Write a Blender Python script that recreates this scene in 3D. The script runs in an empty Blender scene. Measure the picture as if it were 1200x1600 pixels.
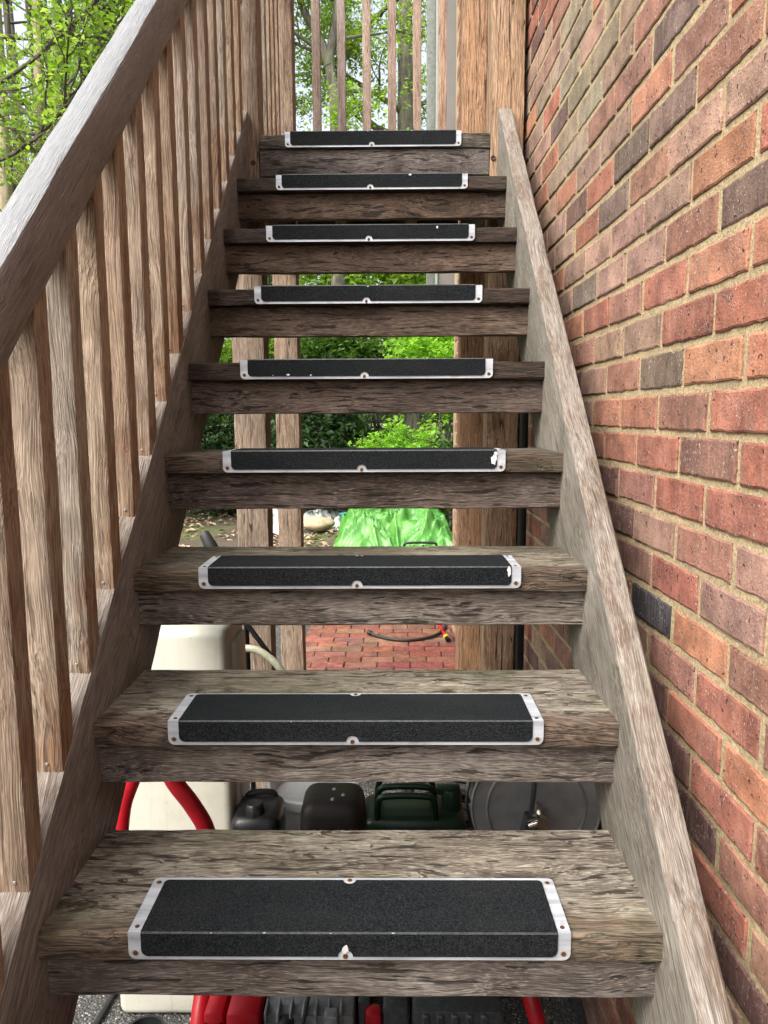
import bpy, bmesh, math, random
import numpy as np
from mathutils import Vector, Matrix, noise

# ------------------------------------------------------------------ scene, camera, sky, sun, exposure
scene = bpy.context.scene
COL = scene.collection
EYE = 1.6                                   # eye height above the yard
PITCH, YAW, ROLL, FPX = 0.1281, 0.0102, -0.0046, 1148.8
cp, sp = math.cos(PITCH), math.sin(PITCH)
cy_, sy_ = math.cos(YAW), math.sin(YAW)
cr, sr = math.cos(ROLL), math.sin(ROLL)
base = Matrix(((1, 0, 0), (0, -sp, -cp), (0, cp, -sp)))
Ry = Matrix(((cy_, sy_, 0), (-sy_, cy_, 0), (0, 0, 1)))
Rr = Matrix(((cr, -sr, 0), (sr, cr, 0), (0, 0, 1)))
Mc = Rr @ base @ Ry
cam_data = bpy.data.cameras.new('camera')
cam_data.sensor_fit = 'HORIZONTAL'
cam_data.sensor_width = 36.0
cam_data.lens = 36.0 * FPX / 1200.0
cam_data.clip_start = 0.02
cam_data.clip_end = 600
cam = bpy.data.objects.new('camera', cam_data)
COL.objects.link(cam)
rot = Matrix((Mc[0], -Mc[1], -Mc[2])).transposed()
cam.matrix_world = Matrix.Translation((0, 0, EYE)) @ rot.to_4x4()
scene.camera = cam

SUN_EL, SUN_AZ = math.radians(52), math.radians(222)     # azimuth clockwise from +Y: behind and to the left
world = bpy.data.worlds.new('World')
scene.world = world
world.use_nodes = True
wn, wl = world.node_tree.nodes, world.node_tree.links
wn.clear()
sky = wn.new('ShaderNodeTexSky')
sky.sky_type = 'NISHITA'
sky.sun_disc = False
sky.sun_elevation = SUN_EL
sky.sun_rotation = SUN_AZ
sky.air_density = 1.0
sky.dust_density = 7.0
sky.ozone_density = 1.0
bg = wn.new('ShaderNodeBackground')
bg.inputs['Strength'].default_value = 0.15
wo = wn.new('ShaderNodeOutputWorld')
hsv = wn.new('ShaderNodeHueSaturation')                 # thin even cloud: the blue is washed out everywhere alike
hsv.inputs['Saturation'].default_value = 0.44
hsv.inputs['Value'].default_value = 1.75
wl.new(sky.outputs[0], hsv.inputs['Color'])
wl.new(hsv.outputs[0], bg.inputs['Color'])
wl.new(bg.outputs[0], wo.inputs['Surface'])

sun_data = bpy.data.lights.new('sun', 'SUN')
sun_data.energy = 1.05
sun_data.angle = math.radians(28)
sun_data.color = (1.0, 0.975, 0.945)
sun = bpy.data.objects.new('sun', sun_data)
COL.objects.link(sun)
sd = Vector((math.sin(SUN_AZ) * math.cos(SUN_EL), math.cos(SUN_AZ) * math.cos(SUN_EL), math.sin(SUN_EL)))
sun.rotation_euler = sd.to_track_quat('Z', 'Y').to_euler()

vs = scene.view_settings
vs.view_transform = 'Standard'
vs.look = 'None'
vs.exposure = 0.82
vs.gamma = 1.0
vs.use_curve_mapping = False
cyc = scene.cycles
cyc.max_bounces = 6
cyc.diffuse_bounces = 3
cyc.glossy_bounces = 2
cyc.transmission_bounces = 3
cyc.caustics_reflective = False
cyc.caustics_refractive = False
cyc.denoising_prefilter = 'NONE'            # keeps the fine grain of the timber and brick

# ------------------------------------------------------------------ node helpers
class NT:
    def __init__(s, name):
        s.mat = bpy.data.materials.new(name)
        s.mat.use_nodes = True
        s.n = s.mat.node_tree.nodes
        s.l = s.mat.node_tree.links
        s.n.clear()
        s.out = s.n.new('ShaderNodeOutputMaterial')
        s.bsdf = s.n.new('ShaderNodeBsdfPrincipled')
        s.l.new(s.bsdf.outputs[0], s.out.inputs['Surface'])
    def put(s, v, sock):
        if hasattr(v, 'is_linked') or hasattr(v, 'links'):
            s.l.new(v, sock)
        elif isinstance(v, (tuple, list)) and len(v) == 3 and sock.type == 'RGBA':
            sock.default_value = (*v, 1)
        else:
            sock.default_value = v
    def coord(s, kind='Object'):
        return s.n.new('ShaderNodeTexCoord').outputs[kind]
    def mapping(s, v, scale=(1, 1, 1), loc=(0, 0, 0), rotn=(0, 0, 0)):
        m = s.n.new('ShaderNodeMapping')
        s.l.new(v, m.inputs['Vector'])
        m.inputs['Scale'].default_value = scale
        m.inputs['Location'].default_value = loc
        m.inputs['Rotation'].default_value = rotn
        return m.outputs[0]
    def noise(s, v, scale=1, detail=4, rough=0.55, dist=0.0, color=False):
        t = s.n.new('ShaderNodeTexNoise')
        s.l.new(v, t.inputs['Vector'])
        t.inputs['Scale'].default_value = scale
        t.inputs['Detail'].default_value = detail
        t.inputs['Roughness'].default_value = rough
        t.inputs['Distortion'].default_value = dist
        return t.outputs['Color' if color else 'Fac']
    def voronoi(s, v, scale=1, feature='F1', out='Distance', rnd=1.0):
        t = s.n.new('ShaderNodeTexVoronoi')
        t.feature = feature
        s.l.new(v, t.inputs['Vector'])
        t.inputs['Scale'].default_value = scale
        t.inputs['Randomness'].default_value = rnd
        return t.outputs[out]
    def ramp(s, f, stops):
        r = s.n.new('ShaderNodeValToRGB')
        s.l.new(f, r.inputs[0])
        e = r.color_ramp.elements
        while len(e) < len(stops):
            e.new(0.5)
        for i, (p, c) in enumerate(stops):
            e[i].position = p
            e[i].color = (c, c, c, 1) if not isinstance(c, (tuple, list)) else (*c, 1)
        return r.outputs[0]
    def mix(s, f, a, b, mode='MIX'):
        m = s.n.new('ShaderNodeMix')
        m.data_type = 'RGBA'
        m.blend_type = mode
        s.put(f, m.inputs[0])
        s.put(a, m.inputs[6])
        s.put(b, m.inputs[7])
        return m.outputs[2]
    def math(s, op, a, b=0.0, c=None):
        m = s.n.new('ShaderNodeMath')
        m.operation = op
        s.put(a, m.inputs[0])
        s.put(b, m.inputs[1])
        if c is not None:
            s.put(c, m.inputs[2])
        return m.outputs[0]
    def vmath(s, op, a, b):
        m = s.n.new('ShaderNodeVectorMath')
        m.operation = op
        s.put(a, m.inputs[0])
        s.put(b, m.inputs[1])
        return m.outputs[0]
    def objinfo(s):
        return s.n.new('ShaderNodeObjectInfo')
    def rndvec(s, v, k=31.0):
        oi = s.objinfo()
        c = s.n.new('ShaderNodeCombineXYZ')
        s.l.new(s.math('MULTIPLY', oi.outputs['Random'], k), c.inputs[0])
        s.l.new(s.math('MULTIPLY', oi.outputs['Random'], k * 1.7), c.inputs[1])
        s.l.new(s.math('MULTIPLY', oi.outputs['Random'], k * 0.6), c.inputs[2])
        return s.vmath('ADD', v, c.outputs[0])
    def bump(s, h, strength=0.5, dist=0.003):
        b = s.n.new('ShaderNodeBump')
        b.inputs['Strength'].default_value = strength
        b.inputs['Distance'].default_value = dist
        s.l.new(h, b.inputs['Height'])
        s.l.new(b.outputs[0], s.bsdf.inputs['Normal'])
        return b.outputs[0]
    def setb(s, **kw):
        for k, v in kw.items():
            s.put(v, s.bsdf.inputs[k])
        return s.mat

def simple(name, col, rough=0.6, metal=0.0, var=0.15, nscale=20, bump=0.0, spec=0.5, coat=0.0):
    col = tuple(c * 0.82 for c in col)
    t = NT(name)
    v = t.rndvec(t.coord())
    n = t.noise(v, nscale, 4)
    d = tuple(c * (1 - var) for c in col)
    l = tuple(min(1, c * (1 + var)) for c in col)
    n2 = t.noise(v, nscale * 0.2, 3)
    c = t.mix(t.ramp(n, [(0.3, 0.0), (0.7, 1.0)]), d, l)
    c = t.mix(t.math('MULTIPLY', t.ramp(n2, [(0.55, 0.0), (0.75, 1.0)]), 0.35), c, tuple(x * 0.6 + 0.02 for x in col))
    if bump:
        t.bump(n, bump, 0.002)
    t.setb(**{'Base Color': c, 'Roughness': rough, 'Metallic': metal, 'Specular IOR Level': spec})
    return t.mat

def wood_mat(name, dark, mid, light, grey, greyamt=0.5, crack=1.0, erosion=0.0, moss=0.0, rough=0.8, gscale=1.0, stain=0.0, bump=1.0, fibre=0.8, front=0.0, foot=0.0, knots=0.0, split=0.0, wavy=1.0, damp=0.0, xs=0.8):
    """weathered oak; the grain runs along the board's local X; obj.color tints each board"""
    k_ = 0.80
    dark, mid, light, grey = (tuple(x * k_ for x in q) for q in (dark, mid, light, grey))
    t = NT(name)
    v0 = t.rndvec(t.coord())
    w = t.vmath('SUBTRACT', t.noise(t.mapping(v0, (2.4, 7, 7)), 1.0, 2, 0.5, color=True), (0.5, 0.5, 0.5))
    w2 = t.vmath('SUBTRACT', t.noise(t.mapping(v0, (11, 24, 24)), 1.0, 1, 0.5, color=True), (0.5, 0.5, 0.5))
    v = t.vmath('ADD', v0, t.vmath('MULTIPLY', w, (0.0, 0.05, 0.05)))
    v = t.vmath('ADD', v, t.vmath('MULTIPLY', w2, (0.0, 0.010 * wavy, 0.010 * wavy)))
    if knots:
        kd = t.voronoi(t.mapping(v0, (2.6, 7.5, 7.5), (3, 1, 6)), 1.0)
        kp = t.math('MULTIPLY', t.ramp(kd, [(0.05, 1.0), (0.42, 0.0)]), 0.020)
        cb_ = t.n.new('ShaderNodeCombineXYZ')
        t.l.new(kp, cb_.inputs[1]); t.l.new(kp, cb_.inputs[2])
        v = t.vmath('ADD', v, cb_.outputs[0])
    g = gscale
    streak = t.noise(t.mapping(v, (4.5 * xs, 75 * g, 75 * g)), 1.0, 3, 0.65)
    fine = t.noise(t.mapping(v, (17 * xs, 230 * g, 230 * g)), 1.0, 2, 0.65)
    fib = t.noise(t.mapping(v, (52 * xs, 380 * g, 380 * g), (1, 7, 2)), 1.0, 2, 0.6)
    crk = t.noise(t.mapping(v, (11 * xs, 78 * g, 78 * g), (5, 3, 8)), 1.0, 3, 0.6)
    blot = t.noise(t.mapping(v0, (4.0, 10, 10)), 1.0, 4, 0.68)
    blot2 = t.noise(t.mapping(v0, (9, 22, 22), (9, 2, 4)), 1.0, 4, 0.7)
    c = t.mix(t.ramp(streak, [(0.38, 0.0), (0.62, 1.0)]), mid, light)
    gm = t.math('MULTIPLY', t.ramp(blot, [(0.40, 0.0), (0.58, 1.0)]), greyamt)
    c = t.mix(gm, c, grey)
    if stain:
        c = t.mix(t.math('MULTIPLY', t.ramp(blot2, [(0.47, 0.0), (0.62, 1.0)]), stain), c, tuple(x * 0.8 + 0.2 * y for x, y in zip(dark, mid)))
    if damp:
        dm = t.noise(t.mapping(v0, (2.5, 6, 6), (7, 7, 1)), 1.0, 4, 0.6)
        c = t.mix(t.math('MULTIPLY', t.ramp(dm, [(0.46, 0.0), (0.6, 1.0)]), damp), c, tuple(x * 0.75 for x in dark))
    c = t.mix(t.math('MULTIPLY', t.ramp(fine, [(0.42, 1.0), (0.53, 0.0)]), 0.66 * fibre), c, dark)
    c = t.mix(t.math('MULTIPLY', t.ramp(fib, [(0.41, 1.0), (0.50, 0.0)]), 0.55 * fibre), c, tuple(x * 0.7 for x in dark))
    c = t.mix(t.math('MULTIPLY', t.ramp(fib, [(0.56, 0.0), (0.64, 1.0)]), 0.40), c, tuple(min(1, x * 1.4) for x in light))
    cm = t.ramp(crk, [(0.595, 0.0), (0.625, 1.0)])
    c = t.mix(t.math('MULTIPLY', cm, 0.9 * crack), c, tuple(x * 0.22 for x in dark))
    h = t.math('ADD', t.math('MULTIPLY', streak, 0.4), t.math('MULTIPLY', fine, 0.8))
    h = t.math('SUBTRACT', h, t.math('MULTIPLY', cm, 0.9 * crack))
    if split:
        sp2 = t.noise(t.mapping(v0, (1.1, 34, 34), (3, 9, 5)), 1.0, 2, 0.4)
        sm_ = t.math('COMPARE', sp2, 0.56, 0.006)
        c = t.mix(t.math('MULTIPLY', sm_, split), c, tuple(x * 0.2 for x in dark))
        h = t.math('SUBTRACT', h, t.math('MULTIPLY', sm_, 1.2 * split))
    if knots:
        km = t.ramp(t.math('ADD', kd, t.math('MULTIPLY', t.math('SUBTRACT', fine, 0.5), 0.12)), [(0.07, 1.0), (0.13, 0.0)])
        kr = t.ramp(kd, [(0.10, 0.0), (0.14, 1.0), (0.2, 0.0)])
        c = t.mix(t.math('MULTIPLY', kr, 0.5 * knots), c, dark)
        c = t.mix(t.math('MULTIPLY', km, 0.85 * knots), c, tuple(x * 0.45 for x in dark))
        h = t.math('SUBTRACT', h, t.math('MULTIPLY', km, 0.4))
    if erosion:
        e = t.noise(t.mapping(v0, (20, 62, 62), (2, 5, 1), (0, 0, 0.45)), 1.0, 3, 0.62, 1.0)
        em = t.math('MULTIPLY', t.ramp(e, [(0.585, 0.0), (0.615, 1.0)]), t.ramp(blot, [(0.40, 0.0), (0.52, 1.0)]))
        c = t.mix(t.math('MULTIPLY', em, 0.9 * erosion), c, (0.036, 0.018, 0.014))
        h = t.math('SUBTRACT', h, t.math('MULTIPLY', em, 1.2))
    if front:                                # boots have left the nosing dark and bruised
        sx = t.n.new('ShaderNodeSeparateXYZ'); t.l.new(t.coord(), sx.inputs[0])
        fm_ = t.ramp(t.math('ADD', t.math('MULTIPLY', sx.outputs[1], -6.0), t.math('MULTIPLY', blot2, 0.6)), [(0.84, 0.0), (1.0, 1.0)])
        c = t.mix(t.math('MULTIPLY', fm_, front), c, t.mix(t.ramp(fine, [(0.4, 0.0), (0.62, 1.0)]), (0.022, 0.017, 0.015), (0.15, 0.10, 0.072)))
    if foot:                                 # old varnish still on the lower ends
        sx = t.n.new('ShaderNodeSeparateXYZ'); t.l.new(t.coord(), sx.inputs[0])
        fm_ = t.ramp(t.math('ADD', t.math('MULTIPLY', sx.outputs[0], -1.4), t.math('MULTIPLY', t.math('SUBTRACT', blot, 0.5), 2.6)), [(0.28, 0.0), (0.62, 1.0)])
        c = t.mix(t.math('MULTIPLY', fm_, foot), c, t.mix(t.ramp(fine, [(0.4, 0.0), (0.6, 1.0)]), (0.075, 0.038, 0.02), (0.25, 0.15, 0.085)))
    if moss:
        mm = t.noise(t.mapping(v0, (3, 9, 9), (4, 4, 4)), 1.0, 4, 0.6)
        c = t.mix(t.math('MULTIPLY', t.ramp(mm, [(0.48, 0.0), (0.66, 1.0)]), moss), c, (0.10, 0.105, 0.055))
    oi = t.objinfo()
    c = t.mix(1.0, c, oi.outputs['Color'], 'MULTIPLY')
    t.bump(h, 0.9 * bump, 0.004)
    t.setb(**{'Base Color': c, 'Roughness': rough, 'Specular IOR Level': 0.3})
    return t.mat

M = {}
M['tread'] = wood_mat('weathered_oak_tread', (0.058, 0.043, 0.034), (0.205, 0.165, 0.128), (0.41, 0.375, 0.315), (0.345, 0.328, 0.28), 0.8, 0.95, 1.0, 0.35, 0.72, 1.4, 0.65, front=0.85, knots=0.8, damp=0.6)
M['riser'] = wood_mat('weathered_oak_riser', (0.066, 0.051, 0.043), (0.185, 0.148, 0.122), (0.365, 0.325, 0.282), (0.28, 0.256, 0.235), 0.75, 0.95, 0.0, 0.12, 0.8, 1.5, 0.55, knots=0.8, damp=0.6)
M['stringer'] = wood_mat('weathered_oak_stringer', (0.10, 0.083, 0.066), (0.20, 0.176, 0.143), (0.315, 0.287, 0.24), (0.265, 0.248, 0.212), 0.8, 0.4, 0.0, 0.3, 0.85, 1.8, 0.4, fibre=0.85, knots=0.5, xs=0.4, wavy=0.4)
M['stringer_shaded'] = wood_mat('shaded_oak_stringer', (0.09, 0.077, 0.068), (0.18, 0.161, 0.145), (0.285, 0.262, 0.24), (0.25, 0.236, 0.222), 0.85, 0.4, 0.0, 0.15, 0.85, 1.5, 0.4, fibre=0.75, knots=0.5, xs=0.4, wavy=0.4)  # left stringer: shade on its inner face painted in as darker oak
M['stringer_top'] = wood_mat('bleached_oak_edge', (0.115, 0.073, 0.048), (0.205, 0.168, 0.138), (0.315, 0.282, 0.245), (0.285, 0.262, 0.235), 0.75, 0.3, 0.0, 0.0, 0.85, 1.9, 0.75, fibre=0.7, xs=0.6, wavy=0.25)
M['baluster'] = wood_mat('weathered_oak_baluster', (0.135, 0.10, 0.074), (0.285, 0.235, 0.188), (0.45, 0.395, 0.335), (0.39, 0.355, 0.31), 0.8, 0.45, 0.0, 0.0, 0.8, 1.6, 0.35, fibre=0.6, foot=0.75, knots=0.45, xs=0.4, wavy=0.5)
M['handrail'] = wood_mat('brown_oak_handrail', (0.09, 0.083, 0.079), (0.17, 0.159, 0.152), (0.255, 0.242, 0.234), (0.225, 0.216, 0.211), 0.75, 0.3, 0.0, 0.0, 0.55, 1.9, 0.2, 0.9, 0.5, knots=0.5, xs=0.45, wavy=0.3)
M['handrail_top'] = wood_mat('silvered_sheen_oak_handrail', (0.15, 0.153, 0.155), (0.215, 0.222, 0.227), (0.28, 0.291, 0.298), (0.255, 0.265, 0.272), 0.7, 0.2, 0.0, 0.0, 0.45, 2.0, 0.1, 0.7, 0.4, xs=0.45, wavy=0.25)  # silver-grey weathering, with the pale sky sheen painted into the colour
M['post'] = wood_mat('oak_post', (0.10, 0.07, 0.05), (0.27, 0.205, 0.148), (0.42, 0.34, 0.262), (0.35, 0.305, 0.255), 0.5, 0.5, 0.0, 0.1, 0.8, 1.2, 0.3, fibre=0.65, knots=0.8, split=0.9, xs=0.4, wavy=0.5)
M['beam'] = wood_mat('damp_green_beam', (0.05, 0.05, 0.03), (0.12, 0.11, 0.075), (0.20, 0.18, 0.13), (0.16, 0.16, 0.11), 0.7, 0.8, 0.0, 0.6, 0.85, 0.8, 0.3)

def brick_mat(name, attr=False):
    t = NT(name)
    co = t.coord()
    v = t.rndvec(co, 19.0) if not attr else co
    if attr:
        a = t.n.new('ShaderNodeVertexColor')
        a.layer_name = 'Col'
        basec = a.outputs[0]
    else:
        basec = t.objinfo().outputs['Color']
    n1 = t.noise(v, 11, 5, 0.68)
    n2 = t.noise(t.mapping(v, (30, 85, 13)), 1, 3, 0.6)         # drag marks of the wire
    n3 = t.noise(v, 210, 3, 0.65)
    fl = t.noise(t.mapping(v, (190, 210, 150)), 1.0, 2, 0.6)
    flm = t.noise(v, 17, 3, 0.65)
    dk = t.noise(v, 7, 3, 0.6)
    c = t.mix(t.ramp(n1, [(0.36, 0.0), (0.64, 1.0)]), t.mix(1.0, basec, (0.58, 0.54, 0.55), 'MULTIPLY'), t.mix(1.0, basec, (1.22, 1.2, 1.18), 'MULTIPLY'))
    c = t.mix(t.math('MULTIPLY', t.ramp(n2, [(0.5, 0.0), (0.7, 1.0)]), 0.26), c, (0.36, 0.27, 0.21))
    c = t.mix(t.math('MULTIPLY', t.ramp(dk, [(0.58, 0.0), (0.72, 1.0)]), 0.45), c, (0.085, 0.058, 0.05))
    c = t.mix(t.math('MULTIPLY', t.ramp(n3, [(0.56, 0.0), (0.68, 1.0)]), 0.5), c, (0.05, 0.03, 0.026))
    m = t.math('MULTIPLY', t.ramp(fl, [(0.60, 0.0), (0.66, 1.0)]), t.ramp(flm, [(0.42, 0.0), (0.6, 1.0)]))
    c = t.mix(t.math('MULTIPLY', m, 0.6), c, (0.52, 0.45, 0.39))
    pit = t.noise(v, 75, 3, 0.6)
    pm = t.ramp(pit, [(0.65, 0.0), (0.69, 1.0)])
    c = t.mix(t.math('MULTIPLY', pm, 0.85), c, (0.04, 0.026, 0.022))
    h = t.math('ADD', t.math('MULTIPLY', n1, 0.6), t.math('MULTIPLY', n3, 0.5))
    h = t.math('SUBTRACT', h, t.math('MULTIPLY', pm, 0.9))
    h = t.math('ADD', h, t.math('MULTIPLY', m, 0.35))
    t.bump(h, 0.9, 0.0045)
    t.setb(**{'Base Color': c, 'Roughness': 0.9, 'Specular IOR Level': 0.25})
    return t.mat
M['brick'] = brick_mat('wire_cut_brick')
M['brick_far'] = brick_mat('wire_cut_brick_joined', True)

def mortar_mat():
    t = NT('sand_mortar')
    v = t.coord()
    n = t.noise(v, 160, 4, 0.7)
    n2 = t.noise(v, 9, 4)
    c = t.mix(t.ramp(n, [(0.35, 0), (0.65, 1)]), (0.24, 0.18, 0.095), (0.49, 0.395, 0.24))
    c = t.mix(t.math('MULTIPLY', t.ramp(n2, [(0.5, 0), (0.7, 1)]), 0.45), c, (0.15, 0.12, 0.08))
    t.bump(t.math('ADD', n, t.math('MULTIPLY', n2, 2.0)), 0.8, 0.003)
    t.setb(**{'Base Color': c, 'Roughness': 0.95, 'Specular IOR Level': 0.2})
    return t.mat
M['mortar'] = mortar_mat()

def grit_mat():
    t = NT('black_grit')
    v = t.rndvec(t.coord())
    n = t.noise(v, 330, 3, 0.8)
    vo = t.voronoi(v, 900)
    sp_ = t.noise(v, 700, 1, 0.5)
    worn = t.noise(t.mapping(v, (5, 14, 14)), 1, 4, 0.6)
    c = t.mix(t.ramp(n, [(0.4, 0), (0.62, 1)]), (0.002, 0.003, 0.0035), (0.022, 0.027, 0.031))
    c = t.mix(t.math('MULTIPLY', t.ramp(worn, [(0.46, 0.0), (0.68, 1.0)]), 0.35), c, t.mix(n, (0.008, 0.008, 0.008), (0.045, 0.045, 0.042)))
    c = t.mix(t.ramp(sp_, [(0.68, 0.0), (0.76, 0.45)]), c, (0.20, 0.21, 0.21))
    t.bump(t.math('ADD', n, vo), 1.0, 0.002)
    t.setb(**{'Base Color': c, 'Roughness': 0.8, 'Specular IOR Level': 0.12})
    return t.mat
M['grit'] = grit_mat()

def alu_mat():
    t = NT('weathered_aluminium')
    v = t.rndvec(t.coord())
    n = t.noise(t.mapping(v, (6, 60, 60)), 1, 4)
    n2 = t.noise(v, 35, 4)
    c = t.mix(t.ramp(n, [(0.35, 0), (0.65, 1)]), (0.33, 0.355, 0.39), (0.55, 0.59, 0.63))
    c = t.mix(t.math('MULTIPLY', t.ramp(n2, [(0.58, 0), (0.72, 1)]), 0.5), c, (0.26, 0.25, 0.235))
    t.setb(**{'Base Color': c, 'Roughness': t.ramp(n2, [(0.3, 0.34), (0.7, 0.55)]), 'Metallic': 0.35})
    return t.mat
M['alu'] = alu_mat()
M['wornedge'] = simple('worn_grit_edge', (0.028, 0.030, 0.032), 0.55, 0.1, 0.8, 160)
M['chip'] = simple('bare_aluminium', (0.72, 0.73, 0.72), 0.5, 0.2)
M['rust'] = simple('rusty_screw', (0.07, 0.032, 0.018), 0.8, 0.2, 0.5, 300, 0.4)
M['ruststain'] = simple('rust_stain', (0.36, 0.27, 0.19), 0.8, 0.0, 0.4, 200)
M['black_plastic'] = simple('black_plastic', (0.010, 0.011, 0.012), 0.32, 0, 0.3, 30, 0.15, 0.3)
M['black_rubber'] = simple('black_rubber', (0.018, 0.018, 0.018), 0.6, 0, 0.3, 60, 0.3)
M['cream'] = simple('cream_polythene', (0.56, 0.555, 0.47), 0.5, 0, 0.08, 6, 0.06)
M['white_plastic'] = simple('white_plastic', (0.74, 0.75, 0.74), 0.42, 0, 0.06, 12)
M['red_paint'] = simple('red_enamel', (0.46, 0.010, 0.020), 0.38, 0, 0.2, 25, 0.05, 0.35)
M['cast_alu'] = simple('cast_aluminium', (0.27, 0.29, 0.31), 0.5, 0.3, 0.3, 80, 0.4)
M['dark_cast'] = simple('grey_cast_metal', (0.075, 0.082, 0.09), 0.5, 0.3, 0.3, 80, 0.4)
M['green_paint'] = simple('dark_green_enamel', (0.006, 0.022, 0.010), 0.35, 0.0, 0.3, 18, 0.08, 0.3)
M['brown_plastic'] = simple('dusty_dark_plastic', (0.018, 0.014, 0.012), 0.5, 0, 0.4, 14, 0.1, 0.25)
M['steel'] = simple('grey_steel_plate', (0.30, 0.31, 0.315), 0.45, 0.3, 0.18, 22, 0.1)
M['chrome'] = simple('chromed_brass', (0.72, 0.70, 0.62), 0.18, 1.0, 0.1, 50)
M['brown_brass'] = simple('old_brass', (0.35, 0.25, 0.10), 0.35, 0.8, 0.2, 50)
M['hose_clear'] = simple('clear_braided_hose', (0.42, 0.42, 0.30), 0.3, 0, 0.2, 120, 0.3)
M['yellow'] = simple('yellow_plastic', (0.75, 0.50, 0.03), 0.4)
M['teal'] = simple('teal_plastic', (0.03, 0.22, 0.22), 0.5)
M['grey_paint'] = simple('grey_painted_board', (0.19, 0.18, 0.165), 0.7, 0, 0.08, 8, 0.1)
M['pale_trim'] = simple('pale_green_trim', (0.33, 0.38, 0.34), 0.6, 0, 0.08)
M['green_grey'] = simple('mossy_grey_board', (0.19, 0.21, 0.185), 0.8, 0, 0.25, 40, 0.3)
M['render'] = simple('inner_block', (0.30, 0.25, 0.2), 0.9)
M['stone'] = simple('buff_stone', (0.50, 0.40, 0.26), 0.85, 0, 0.25, 18, 0.5)

def cloth_mat(name, a, b):
    t = NT(name)
    v = t.coord()
    n = t.noise(v, 3.5, 5, 0.7)
    n2 = t.noise(v, 60, 3)
    c = t.mix(t.ramp(n, [(0.35, 0), (0.65, 1)]), a, b)
    c = t.mix(t.math('MULTIPLY', t.ramp(n2, [(0.6, 0), (0.75, 1)]), 0.4), c, (0.16, 0.14, 0.10))
    t.bump(n2, 0.2, 0.004)
    t.setb(**{'Base Color': c, 'Roughness': 0.42})
    return t.mat
def dirty_plastic(name, col):
    t = NT(name)
    v = t.coord()
    a = t.noise(v, 9, 5, 0.7)
    b = t.noise(t.mapping(v, (60, 60, 3)), 1, 3, 0.6)
    d = t.noise(v, 120, 2, 0.6)
    c = t.mix(t.math('MULTIPLY', t.ramp(a, [(0.5, 0.0), (0.72, 1.0)]), 0.35), col, tuple(x * y for x, y in zip(col, (0.72, 0.62, 0.42))))
    c = t.mix(t.math('MULTIPLY', t.ramp(b, [(0.58, 0.0), (0.7, 1.0)]), 0.22), c, tuple(x * 0.55 for x in col))
    c = t.mix(t.math('MULTIPLY', t.ramp(d, [(0.68, 0.0), (0.74, 1.0)]), 0.6), c, (0.13, 0.08, 0.04))
    t.bump(a, 0.15, 0.004)
    t.setb(**{'Base Color': c, 'Roughness': 0.5})
    return t.mat
M['cream'] = dirty_plastic('cream_polythene_stained', (0.46, 0.455, 0.385))
M['white_plastic'] = dirty_plastic('white_plastic_stained', (0.62, 0.63, 0.62))
M['tarp_green'] = cloth_mat('green_tarpaulin', (0.025, 0.16, 0.012), (0.12, 0.32, 0.06))
M['tarp_white'] = cloth_mat('white_sheeting', (0.48, 0.49, 0.48), (0.66, 0.67, 0.66))

def gravel_mat():
    t = NT('gravel_asphalt')
    v = t.coord()
    cell = t.voronoi(v, 170, out='Color')
    dst = t.voronoi(v, 170)
    sep = t.n.new('ShaderNodeSeparateColor')
    t.l.new(cell, sep.inputs[0])
    big = t.noise(v, 0.7, 5)
    c = t.ramp(sep.outputs[0], [(0.0, (0.030, 0.029, 0.028)), (0.55, (0.07, 0.067, 0.062)), (0.84, (0.12, 0.115, 0.10)), (0.95, (0.26, 0.25, 0.22)), (1.0, (0.36, 0.34, 0.30))])
    c = t.mix(t.ramp(dst, [(0.35, 0.0), (0.75, 0.9)]), c, (0.03, 0.029, 0.028))
    c = t.mix(t.math('MULTIPLY', t.ramp(big, [(0.5, 0), (0.7, 1)]), 0.35), c, (0.075, 0.08, 0.055))
    t.bump(t.math('MULTIPLY', dst, -1.0), 1.0, 0.006)
    t.setb(**{'Base Color': c, 'Roughness': 0.85})
    return t.mat
M['gravel'] = gravel_mat()

def soil_mat():
    t = NT('leafy_soil')
    v = t.coord()
    n = t.noise(v, 1.3, 5)
    n2 = t.noise(v, 30, 5, 0.7)
    c = t.mix(n2, (0.045, 0.032, 0.022), (0.15, 0.11, 0.08))
    c = t.mix(t.math('MULTIPLY', t.ramp(n, [(0.48, 0), (0.62, 1)]), 0.75), c, t.mix(n2, (0.06, 0.085, 0.02), (0.15, 0.19, 0.05)))
    t.bump(n2, 0.8, 0.03)
    t.setb(**{'Base Color': c, 'Roughness': 0.95})
    return t.mat
M['soil'] = soil_mat()

def leaf_mat(name, dark, mid, light, trans=0.5, gloss=0.45):
    t = NT(name)
    g = t.n.new('ShaderNodeNewGeometry')
    c = t.ramp(g.outputs['Random Per Island'], [(0.0, dark), (0.5, mid), (1.0, light)])
    big = t.noise(t.coord(), 1.1, 3)
    c = t.mix(t.ramp(big, [(0.35, 0.45), (0.6, 0.0)]), c, dark)
    t.setb(**{'Base Color': c, 'Roughness': gloss, 'Specular IOR Level': 0.4})
    tr = t.n.new('ShaderNodeBsdfTranslucent')
    t.l.new(t.mix(1.0, c, (1.25, 1.25, 0.7), 'MULTIPLY'), tr.inputs[0])
    ms = t.n.new('ShaderNodeMixShader')
    ms.inputs[0].default_value = trans
    t.l.new(t.bsdf.outputs[0], ms.inputs[1])
    t.l.new(tr.outputs[0], ms.inputs[2])
    t.l.new(ms.outputs[0], t.out.inputs['Surface'])
    return t.mat
M['leaf_spring'] = leaf_mat('spring_leaves', (0.14, 0.27, 0.03), (0.25, 0.42, 0.055), (0.40, 0.54, 0.11), 0.55)
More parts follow.
